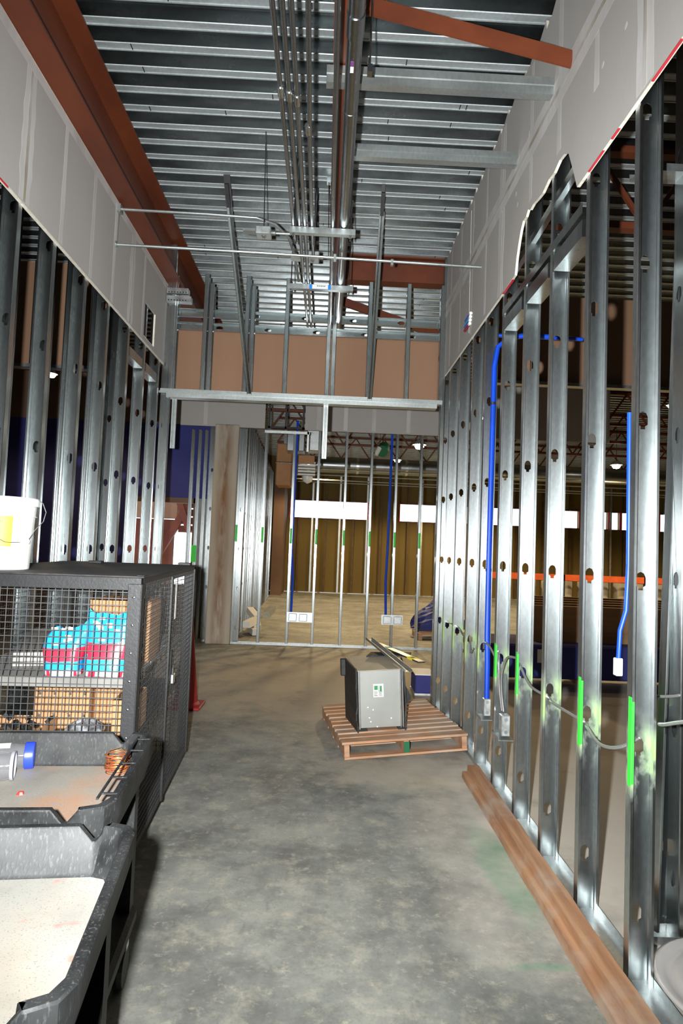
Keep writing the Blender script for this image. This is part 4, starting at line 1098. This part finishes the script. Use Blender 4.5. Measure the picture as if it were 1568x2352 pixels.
# ------------------------------------------------------------------ black wire cage
CM = Matrix.Translation((-.79, 2.88, 0)) @ rzm(math.radians(3.2))
def cage():
    t = empty('wire_cage_cart', 'black steel wire mesh tool cage with a solid top, standing by the left wall', 'cage'); t.matrix_world = CM
    W, D, H, z0 = .84, 1.62, 1.368, .13   # spans x -W..0, y 0..D
    fr = [('bar', (-W, -.0, H-.035, 0, .035, H)),]
    def b(nm, x0, x1, y0, y1, za, zb, m='blackmetal', par=t, bev=.002): return MB().box(x0, x1, y0, y1, za, zb, bev=bev).build(nm, m, par)
    for x in (-W, -.055): 
        for y in (0, D-.045): b('corner_post', x, x+.055, y, y+.045, z0, H)
    b('corner_angle', .001, .007, -.012, .05, z0+.02, H-.03); b('corner_angle', -.055, .007, -.008, -.001, z0, H-.03)
    b('top_rail', -W, 0, -.002, .035, H-.06, H-.004); b('top_rail', -W, 0, D-.035, D, H-.06, H-.004)
    b('top_rail', -.035, .001, .04, D, H-.05, H-.004); b('top_rail', -W, -W+.035, .04, D, H-.05, H-.004)
    for z in (z0, .565):
        b('cross_rail', -W, 0, .0, .03, z, z+.035); b('cross_rail', -.03, 0, .04, D, z, z+.035) if z == z0 else None
        b('cross_rail', -W, -W+.03, .04, D, z, z+.035)
    top = MB(); top.box(-W-.01, .012, -.012, D+.012, H-.004, H+.004, bev=.002); o = top.build('lid', f_wood('weathered_black_top', (.028, .028, .028), (.010, .010, .010), .08), t)
    b('lid_strip', -.02, .014, -.012, .012, H+.004, H+.009); b('lid_lug', -.10, -.02, D-.08, D-.0, H+.004, H+.02); b('lid_lug', -.62, -.54, D-.3, D-.24, H+.004, H+.02)
    b('door_stile', -.004, .010, .735, .765, z0, H-.03); b('door_stile', -.003, .009, D-.03, D, z0, H-.02)
    # rivets
    rv = MB()
    for k in range(10):
        rv.lathe((.0085, .03, .2+k*.12), [(.006, 0), (.004, .002), (0, .003)], 6, ax=Matrix.Rotation(math.pi/2, 4, 'Y'))
        rv.lathe((-.028, -.009, .2+k*.12), [(.006, 0), (.004, .002), (0, .003)], 6, ax=Matrix.Rotation(math.pi/2, 4, 'X'))
    rv.build('rivet', 'metal', t, kind='stuff')
    # wire mesh panels
    p = .0285; r = .0016
    def panel(face):
        mb = MB()
        zz = z0+.03
        while zz < H-.03:
            if face in ('front', 'rear'): y = .004 if face == 'front' else D-.004; mb.bar((-W+.01, y, zz), (-.02, y, zz), 2*r, m='mesh')
            elif face == 'right': mb.bar((.001, .04, zz), (.001, D-.01, zz), .0024, m='mesh')
            else: mb.bar((-W+.003, .04, zz), (-W+.003, D-.01, zz), .002, m='mesh')
            zz += p
        if face in ('front', 'rear'):
            x = -W+.02; y = .007 if face == 'front' else D-.007
            while x < -.02: mb.bar((x, y, z0), (x, y, H-.03), 2*r, upv=(0, 1, 0), m='mesh'); x += p
        else:
            y = .045; x = .004 if face == 'right' else -W+.006
            while y < D-.01: mb.bar((x+(-.003 if face == 'right' else 0), y, z0), (x+(-.003 if face == 'right' else 0), y, H-.03), .0013, upv=(0, 1, 0), m='blackmetal'); y += p
        for q in range(len(mb.mi)): mb.mi[q] = mb.mi[q]
        mb.build('wire_mesh', 'mesh', t, kind='stuff')
    for f in ('front', 'right', 'left', 'rear'): panel(f)
    # shelves
    for y in range(3):
        b('shelf_board', -W+.03, -.045, .03+y*.5, .515+y*.5, .895, .915, 'grayboard')
    b('shelf_board', -W+.03, -.045, .03, D-.04, .60, .615, 'blackmetal'); b('shelf_lip', -W+.03, -.045, .012, .028, .885, .925, 'shelfedge')
    b('floor_pan', -W+.01, -.01, .01, D-.01, z0-.01, z0, 'blackmetal')
    for x in (-W+.06, -.09):
        for y in (.08, D-.1):
            c = MB(); c.lathe((x, y, .052), [(.001, -.018), (.05, -.018), (.052, 0), (.05, .018), (.001, .018)], 18, ax=Matrix.Rotation(math.pi/2, 4, 'Y')); w_ = c.build('caster', 'dark', t)
            MB().box(x-.03, x+.03, y-.03, y+.03, .10, z0-.01).build('fork', 'blackmetal', w_)
    # hasp
    b('hasp', .010, .016, .77, .81, .76, .93)
    return t
cage()
def padlock():
    p = CM @ Vector((.022, .80, .80))
    t = empty('padlock', 'brass-gray padlock hanging on the cage door hasp', 'padlock', p, math.radians(4.5))
    MB().box(-.008, .012, -.022, .022, -.055, 0, bev=.004).build('body', 'metal', t)
    MB().tube([(0, -.014, 0), (0, -.014, .03), (0, -.006, .042), (0, .006, .042), (0, .014, .03), (0, .014, 0)], .004, 8).build('shackle', 'metal', t)
    for z, s in ((.50, 1), ): 
        q = MB(); q.box(-.003, -.001, -.02, .03, .30, .50); q.build('keeper_plate', 'papr', t)
padlock()
def at(v): return CM @ Vector(v)
def bag(x, y, w_, h, slump, lab, seed):
    t = empty('detergent_bag', lab, 'bag', at((x, y, .916)), math.radians(4.5), 'blue bags in the cage')
    random.seed(seed); nu, nv = 22, 12; vs = []
    for j in range(nv+1):
        v = j/nv; z = h*v
        thick = .07*(1-v**1.6)+.008; ww = w_/2*(1-.10*math.sin(v*math.pi)*0+.06*math.sin(v*3)) 
        for i in range(nu):
            u = 2*math.pi*i/nu; c, s_ = math.cos(u), math.sin(u)
            px = math.copysign(abs(c)**.45, c)*ww; py = math.copysign(abs(s_)**.8, s_)*thick
            wob = .005*math.sin(9*px/w_+seed+7*v)
            zz = z
            if j >= nv-1: zz = z-slump*.5*(1-abs(px)/ww)+.015*math.sin(px*60+seed)
            if slump > .05: px += slump*.35*v*v*math.sin(3*v+seed); zz *= 1-.18*abs(math.sin(px*14+seed))*v
            vs.append((px+wob, py+wob, zz+random.uniform(-.002, .002)))
    fs = []; mi = []
    mb = MB(); mb.v = vs; mb.mats = ['bagblue', 'bagred', 'bagwhite']
    for j in range(nv):
        for i in range(nu):
            mb.f.append((j*nu+i, j*nu+(i+1) % nu, (j+1)*nu+(i+1) % nu, (j+1)*nu+i))
            v = (j+.5)/nv; k = 0
            if v < .10: k = 2 if i % 3 else 1
            elif .24 < v < .50 and not (v < .33 and i % nu < nu//2+3): k = 1
            mb.mi.append(k)
    mb.f.append(tuple(range(nu))[::-1]); mb.mi.append(1)
    o = mb.build('bag_film', None, t, smooth=True)
    # faded white print blots
    q = MB(); random.seed(seed+1)
    for k in range(9):
        cx = random.uniform(-.3, .3)*w_; cz = h*random.uniform(.52, .85); q.box(cx-.012, cx+.012*random.uniform(.5, 1.6), -.074*(1-(cz/h)**1.6)-.014, -.074*(1-(cz/h)**1.6)-.0125, cz, cz+.012)
    q.build('print', 'bagwhite', t, kind='stuff')
bag(-.165, .17, .19, .29, .03, 'upright blue and red plastic bag at the right inside the cage', 2)
bag(-.36, .17, .17, .25, .10, 'slumped blue and red plastic bag left of the upright one in the cage', 5)
def carton(x, y, z, w_, d, h, lab, open_=False, rz=0, marks=True):
    t = empty('cardboard_box', lab, 'box', at((x, y, z)), math.radians(4.5)+rz)
    th = .004
    for a in ((-w_/2, w_/2, -d/2, -d/2+th), (-w_/2, w_/2, d/2-th, d/2), (-w_/2, -w_/2+th, -d/2, d/2), (w_/2-th, w_/2, -d/2, d/2)):
        MB().box(*a, 0.001, h).build('side', 'card', t)
    MB().box(-w_/2, w_/2, -d/2, d/2, 0, .001+th).build('bottom', 'card', t)
    if not open_: MB().box(-w_/2, w_/2, -d/2, -.002, h, h+th).build('flap', 'card', t); MB().box(-w_/2, w_/2, .002, d/2, h, h+th).build('flap', 'card', t)
    if marks:
        q = MB(); random.seed(int(100*x))
        for k in range(8):
            cx = -w_*.4+w_*.8*(k % 4)/3; cz = h*(.25 if k < 4 else .72)
            q.box(cx-.006, cx+.006, -d/2-.0012, -d/2-.0004, cz, cz+.012); q.box(cx-.01, cx, -d/2-.0012, -d/2-.0004, cz+.014, cz+.018)
        q.build('print', 'ink', t, kind='stuff')
carton(-.20, .62, .916, .30, .30, .30, 'cardboard carton on the middle cage shelf behind the blue bags')
carton(-.42, .50, .616, .26, .3, .22, 'cardboard carton at the left of the lower cage shelf', marks=True)
carton(-.225, .60, .616, .15, .3, .22, 'tall cardboard carton in the middle of the lower cage shelf', marks=False)
carton(-.10, .36, .616, .10, .3, .17, 'narrow open cardboard box at the right of the lower cage shelf', True, marks=False)
carton(-.60, .22, .616, .34, .26, .06, 'shallow open cardboard tray of black parts at the left of the lower cage shelf', True, marks=False)
def parts_heap():
    t = empty('black_fittings', 'heap of small black fittings in the shallow cardboard tray', 'fittings', at((-.60, .22, .622)), 0); random.seed(6)
    for k in range(26):
        a = Vector((random.uniform(-.14, .14), random.uniform(-.1, .1), random.uniform(.012, .05))); 
        MB().bar(a, a+Vector((random.uniform(-.03, .03), random.uniform(-.02, .02), random.uniform(-.005, .03))), .022, .018).build('fitting', 'dark', t)
parts_heap()
def wrapped():
    mb = MB(); random.seed(14); nu, nv = 20, 10; vs = []
    for j in range(nv+1):
        for i in range(nu):
            a = math.pi*j/nv; u = 2*math.pi*i/nu; r = 1+random.uniform(-.09, .09)
            vs.append((math.sin(a)*math.cos(u)*.085*r, math.sin(a)*math.sin(u)*.06*r, .046-math.cos(a)*.045*r+.004))
    mb.add(vs, [(j*nu+i, j*nu+(i+1) % nu, (j+1)*nu+(i+1) % nu, (j+1)*nu+i) for j in range(nv) for i in range(nu)])
    o = mb.build('wrapped_coil', simple('shrink_film_over_black', (.35, .36, .38), (.03, .03, .03), .15, 0, 22, spec=1, coat=1)); o.location = at((-.245, .15, .62)); tag(o, 'clear film wrapped black coil on the lower cage shelf', 'coil')
wrapped()
# boards lying on the middle shelf
t = empty('board_stack', 'stack of flat gray boards at the left on the middle cage shelf', 'boards', at((-.66, .75, .916)), math.radians(20))
for k in range(3): MB().box(-.11, .11, -.45, .45, k*.022, k*.022+.019).build('board', 'grayboard', t)

# white bucket
def bucket():
    c = at((-.70, .23, 1.3725)); t = empty('white_bucket', 'white plastic bucket with yellow label and wire handle on top of the black cage', 'bucket', c, math.radians(4.5))
    r0, r1, h = .125, .145, .33
    MB().lathe((0, 0, 0), [(.001, .0), (r0, 0), (r0+.003, .003), (r1-.004, h*.73), (r1+.004, h*.735), (r1+.004, h*.745), (r1-.002, h*.75), (r1, h*.88), (r1+.012, h*.885), (r1+.014, h*.985), (r1+.008, h), (.001, h)], 48).build('pail', 'whitepl', t, smooth='auto')
    q = MB(); vs = []; n = 14
    for i in range(n+1):
        a = -math.pi/2-1.05+1.75*i/n
        for z in (.105, .245): 
            rr = r0+.003+(r1-r0-.007)*z/.241+.0018; vs.append((rr*math.cos(a), rr*math.sin(a), z))
    q.add(vs, [(2*i, 2*i+2, 2*i+3, 2*i+1) for i in range(n)]); o = q.build('label', 'label_y', t, smooth=True)
    # few printed marks on the label, reading END-like fragments as in the photo
    def txt(body, size, a, z):
        cu = bpy.data.curves.new('lettering', 'FONT'); cu.body = body; cu.size = size; cu.extrude = .0003
        tmp = bpy.data.objects.new('t', cu); me = bpy.data.meshes.new_from_object(tmp); bpy.data.objects.remove(tmp); ob = bpy.data.objects.new('lettering', me); C.objects.link(ob); ob.parent = o; me.materials.clear(); me.materials.append(M['ink'])
        rr = r0+.003+(r1-r0-.007)*z/.241+.0024; ob.location = (rr*math.cos(a), rr*math.sin(a), z); ob.rotation_euler = (math.pi/2, 0, a+math.pi/2)
    txt('wro', .022, -math.pi/2+.15, .213); txt('TUE', .013, -math.pi/2+.12, .150)
    g = MB()
    for z in (.236, .230, .203, .190, .180, .165, .118):
        vs = []; rr = r0+.003+(r1-r0-.007)*z/.241+.0022
        for i in range(7):
            a = -math.pi/2+(.1 if z < .2 else .3)+.33*i/6; vs += [(rr*math.cos(a), rr*math.sin(a), z), (rr*math.cos(a), rr*math.sin(a), z+.0014)]
        g.add(vs, [(2*i, 2*i+2, 2*i+3, 2*i+1) for i in range(6)])
    g.build('label_lines', 'ink', t, kind='stuff')
    # handle lug and wire
    q = MB(); q.tube([(.118, -.068, .125), (.150, -.085, .13)], .008, 10); q.tube([(.145, -.083, .13), (.152, -.087, .131)], .012, 10); q.build('handle_lug', 'whitepl', t)
    q = MB(); q.tube([(.118, -.085, .125), (.07, -.13, .125), (0, -.152, .165), (-.07, -.145, .2)], .0018, 6); q.build('wire_handle', 'metal', t)
    q = MB(); q.tube([(.15, -.08, .135), (.165, -.05, .18), (.185, 0, .225), (.188, .02, .27), (.172, .02, .31), (.158, 0, .325)], .002, 6); q.build('hanging_strip', 'strut', t)
bucket()

# ------------------------------------------------------------------ utility carts
def cart(name, lab, origin, rz, L, D, H, bed, cavities, notchx, chamf=.07):
    """origin = right rear corner of the rim; cart spans x -L..0, y -D..0; H rim height"""
    t = empty(name, lab, 'cart', (origin[0], origin[1], 0), rz)
    dep = .105; rimw = .024
    def ring(ins, cham):
        x0, x1, y0, y1 = -L+ins, -ins, -D+ins, -ins; pts = []
        c = cham
        # start rear-left going clockwise seen from above: rear edge -> right -> front -> left
        rear = [(x0+c, y1)]+[(x, y1) for x in notchx_r]+[(x1-c, y1), (x1-c*.3, y1-c*.3), (x1, y1-c)]
        right = [(x1, y1-c-(y1-y0-2*c)*k/6) for k in range(1, 6)]
        front = [(x1, y0+c), (x1-c*.3, y0+c*.3), (x1-c, y0)]+[(x, y0) for x in notchx_f]+[(x0+c, y0), (x0, y0+c)]
        left = [(x0, y1-c)]
        return rear+right+front+left
    nx = [-notchx-.035, -notchx-.004, -notchx+.004, -notchx+.035]
    notchx_r = nx; notchx_f = nx[::-1]
    def zt(i, base):  # dip the rim at the notch
        rn = (2, 3); off = 1
        rear_idx = {off+1, off+2}
        f0 = len([(0)])+4+3+5+3
        front_idx = {f0+1, f0+2}
        return base-.036 if i in rear_idx or i in front_idx else base
    R_out_bot = ring(.020, chamf); R_out = ring(0, chamf); R_in = ring(rimw, chamf*.9); R_bot = ring(rimw+.02, chamf*.8)
    n = len(R_out); vs = []; zz = H
    rows = [(R_out_bot, lambda i: H-dep-.02), (R_out, lambda i: H-.05), (R_out, lambda i: zt(i, H-.004)), (ring(.003, chamf), lambda i: zt(i, H)), (ring(rimw-.003, chamf*.9), lambda i: zt(i, H)), (R_in, lambda i: zt(i, H-.004)), (R_bot, lambda i: H-dep+.008), (ring(rimw+.028, chamf*.75), lambda i: H-dep)]
    for R_, zf in rows:
        for i, (x, y) in enumerate(R_): vs.append((x, y, zf(i)))
    mb = MB()
    fs = []
    for r in range(len(rows)-1):
        for i in range(n): fs.append((r*n+i, (r+1)*n+i, (r+1)*n+(i+1) % n, r*n+(i+1) % n))
    mb.add(vs, fs, 'blackplastic')
    mb.add([(x, y, H-dep-.02) for x, y in R_out_bot], [tuple(range(n))], 'blackplastic')
    tray = mb.build('tray', None, t, smooth='auto')
    mb = MB(); rb = ring(rimw+.0275, chamf*.75); mb.add([(x, y, H-dep+.0006) for x, y in rb]+[(x, y, H-dep-.004) for x, y in rb], [tuple(range(n))[::-1], tuple(range(n, 2*n))]+[(i, (i+1) % n, n+(i+1) % n, n+i) for i in range(n)])
    mb.build('tray_bed', bed, t)
    if cavities:
        for k in range(5):
            y = -chamf-.02-(D-2*chamf-.06)*k/4
            MB().box(-.05, -.004, y-.004, y+.004, H-.001, H+.003).build('rim_rib', 'blackplastic', t)
        MB().box(-.007, -.001, -D+chamf, -chamf, H-.001, H+.004).build('rim_rib', 'blackplastic', t)
        MB().box(-.055, -.049, -D+chamf, -chamf, H-.001, H+.004).build('rim_rib', 'blackplastic', t)
    # lower shelf, corner legs, casters
    mb = MB(); mb.box(-L+.03, -.03, -D+.03, -.03, .20, .26, bev=.015); mb.build('lower_shelf', 'blackplastic', t)
    for x in (-L+.05, -.09):
        for y in (-D+.04, -.10):
            mb = MB(); mb.prism([(x, y), (x+.045, y), (x+.045, y+.06), (x, y+.06)], .255, H-dep-.018, axis='z'); mb.build('leg', 'blackplastic', t)
            c = MB(); c.lathe((x+.02, y+.03, .0635), [(.001, -.016), (.06, -.016), (.063, 0), (.06, .016), (.001, .016)], 20, ax=Matrix.Rotation(math.pi/2, 4, 'Y')); w_ = c.build('caster', 'dark', t)
            MB().box(x, x+.04, y+.01, y+.05, .128, .20).build('caster_fork', 'metal', w_)
    return t
cart('utility_cart', 'black resin utility cart with a brown stained tray, in front of the wire cage', (-.578, 2.415), math.radians(5), .98, .70, .84, 'traybed_far', True, .115)
cart('utility_cart', 'black resin utility cart nearest the viewer, its tray pale with dust', (-.428, 1.655), math.radians(7), .92, .655, .84, 'traybed_near', False, .10, .06)
def cw(x, y, z, o=(-.578, 2.415), rz=5):
    v = Matrix.Translation((o[0], o[1], 0)) @ rzm(math.radians(rz)) @ Vector((x, y, z)); return v
def jar(p, rz, L, r, lab, lid, sticker):
    t = empty('plastic_jar', lab, 'jar', p, rz)
    ax = Matrix.Rotation(math.pi/2, 4, 'Y')
    MB().lathe((0, 0, r), [(.001, -L), (r*.93, -L), (r, -L+.008), (r, -.035), (r*.93, -.02), (r*.9, 0), (r*.87, 0), (r*.9, -.022), (r*.96, -.037), (r*.96, -L+.012), (.001, -L+.006)], 32, ax=ax).build('jar_body', 'glasspl', t, smooth='auto')
    if lid: MB().lathe((0, 0, r), [(.001, .032), (r*.98, .03), (r*1.02, .025), (r*1.02, .002), (r*.95, 0)], 32, ax=ax).build('blue_lid', 'bluepl', t, smooth='auto')
    else: MB().lathe((0, 0, r), [(r*1.0, -.004), (r*1.03, -.002), (r*1.03, .006), (r*.9, .006)], 32, ax=ax).build('rim', simple('gray_rim', (.3, .3, .33)), t, smooth='auto')
    if sticker:
        q = MB(); n = 8; vs = []
        for i in range(n+1):
            a = math.pi*.30+math.pi*.48*i/n
            for x in (-.115, -.045): vs.append((x, -math.cos(a)*(r+.001), r+math.sin(a)*(r+.001)))
        q.add(vs, [(2*i, 2*i+2, 2*i+3, 2*i+1) for i in range(n)]); q.build('paper_label', 'papr', t, smooth=True)
BZ = .84-.105+.0008
jar(cw(-.425, -.075, BZ), math.radians(17), .2, .043, 'clear plastic jar with blue lid lying at the rear of the brown tray', True, True)
jar(cw(-.425, -.185, BZ), math.radians(17), .2, .045, 'open clear plastic jar lying in front of the blue-lidded jar', False, False)
def coil():
    t = empty('wire_coil', 'small coil of copper-colored wire at the right rear of the brown tray', 'coil of wire', cw(-.11, -.115, BZ))
    random.seed(5)
    for k in range(26):
        pts = []; R0 = .036+random.uniform(-.005, .004); z = .003+k*.0023; ox, oy = random.uniform(-.004, .004), random.uniform(-.004, .004)
        for i in range(25):
            a = 2*math.pi*i/24; pts.append((ox+R0*math.cos(a), oy+R0*.85*math.sin(a), z+.004*math.sin(a+k)+.0015*k*0))
        MB().tube(pts, .0014, 5, cap=False).build('wire_turn', 'copper', t, smooth=True)
    MB().tube([(.03, .01, .06), (.0, .03, .075), (-.03, .01, .07), (-.035, -.02, .06)], .0015, 6).build('loose_end', 'brownstud', t)
coil()
def scrap():
    mb = MB(); random.seed(3); vs = []
    for i in range(8):
        a = i/8*2*math.pi; vs.append((.013*math.cos(a)*random.uniform(.6, 1.3), .010*math.sin(a)*random.uniform(.6, 1.3), 0))
    vs += [(v[0]*.7, v[1]*.7, .007*random.uniform(.6, 1.4)) for v in vs[:8]]+[(0, 0, .01)]
    mb.add(vs, [(i, (i+1) % 8, 8+(i+1) % 8, 8+i) for i in range(8)]+[(8+i, 8+(i+1) % 8, 16) for i in range(8)]+[tuple(range(8))[::-1]])
    o = mb.build('red_scrap', 'red'); o.location = cw(-.353, -.31, BZ); tag(o, 'small crumpled red scrap on the brown tray', 'scrap')
    o = MB().tube([(0, 0, .004), (.018, .004, .004), (.024, .005, .004), (.034, .007, .004)], [.003, .003, .006, .006], 8).build('bolt', 'metal'); o.location = cw(-.40, -.565, BZ); tag(o, 'small metal bolt near the front rim of the brown tray', 'bolt')
scrap()
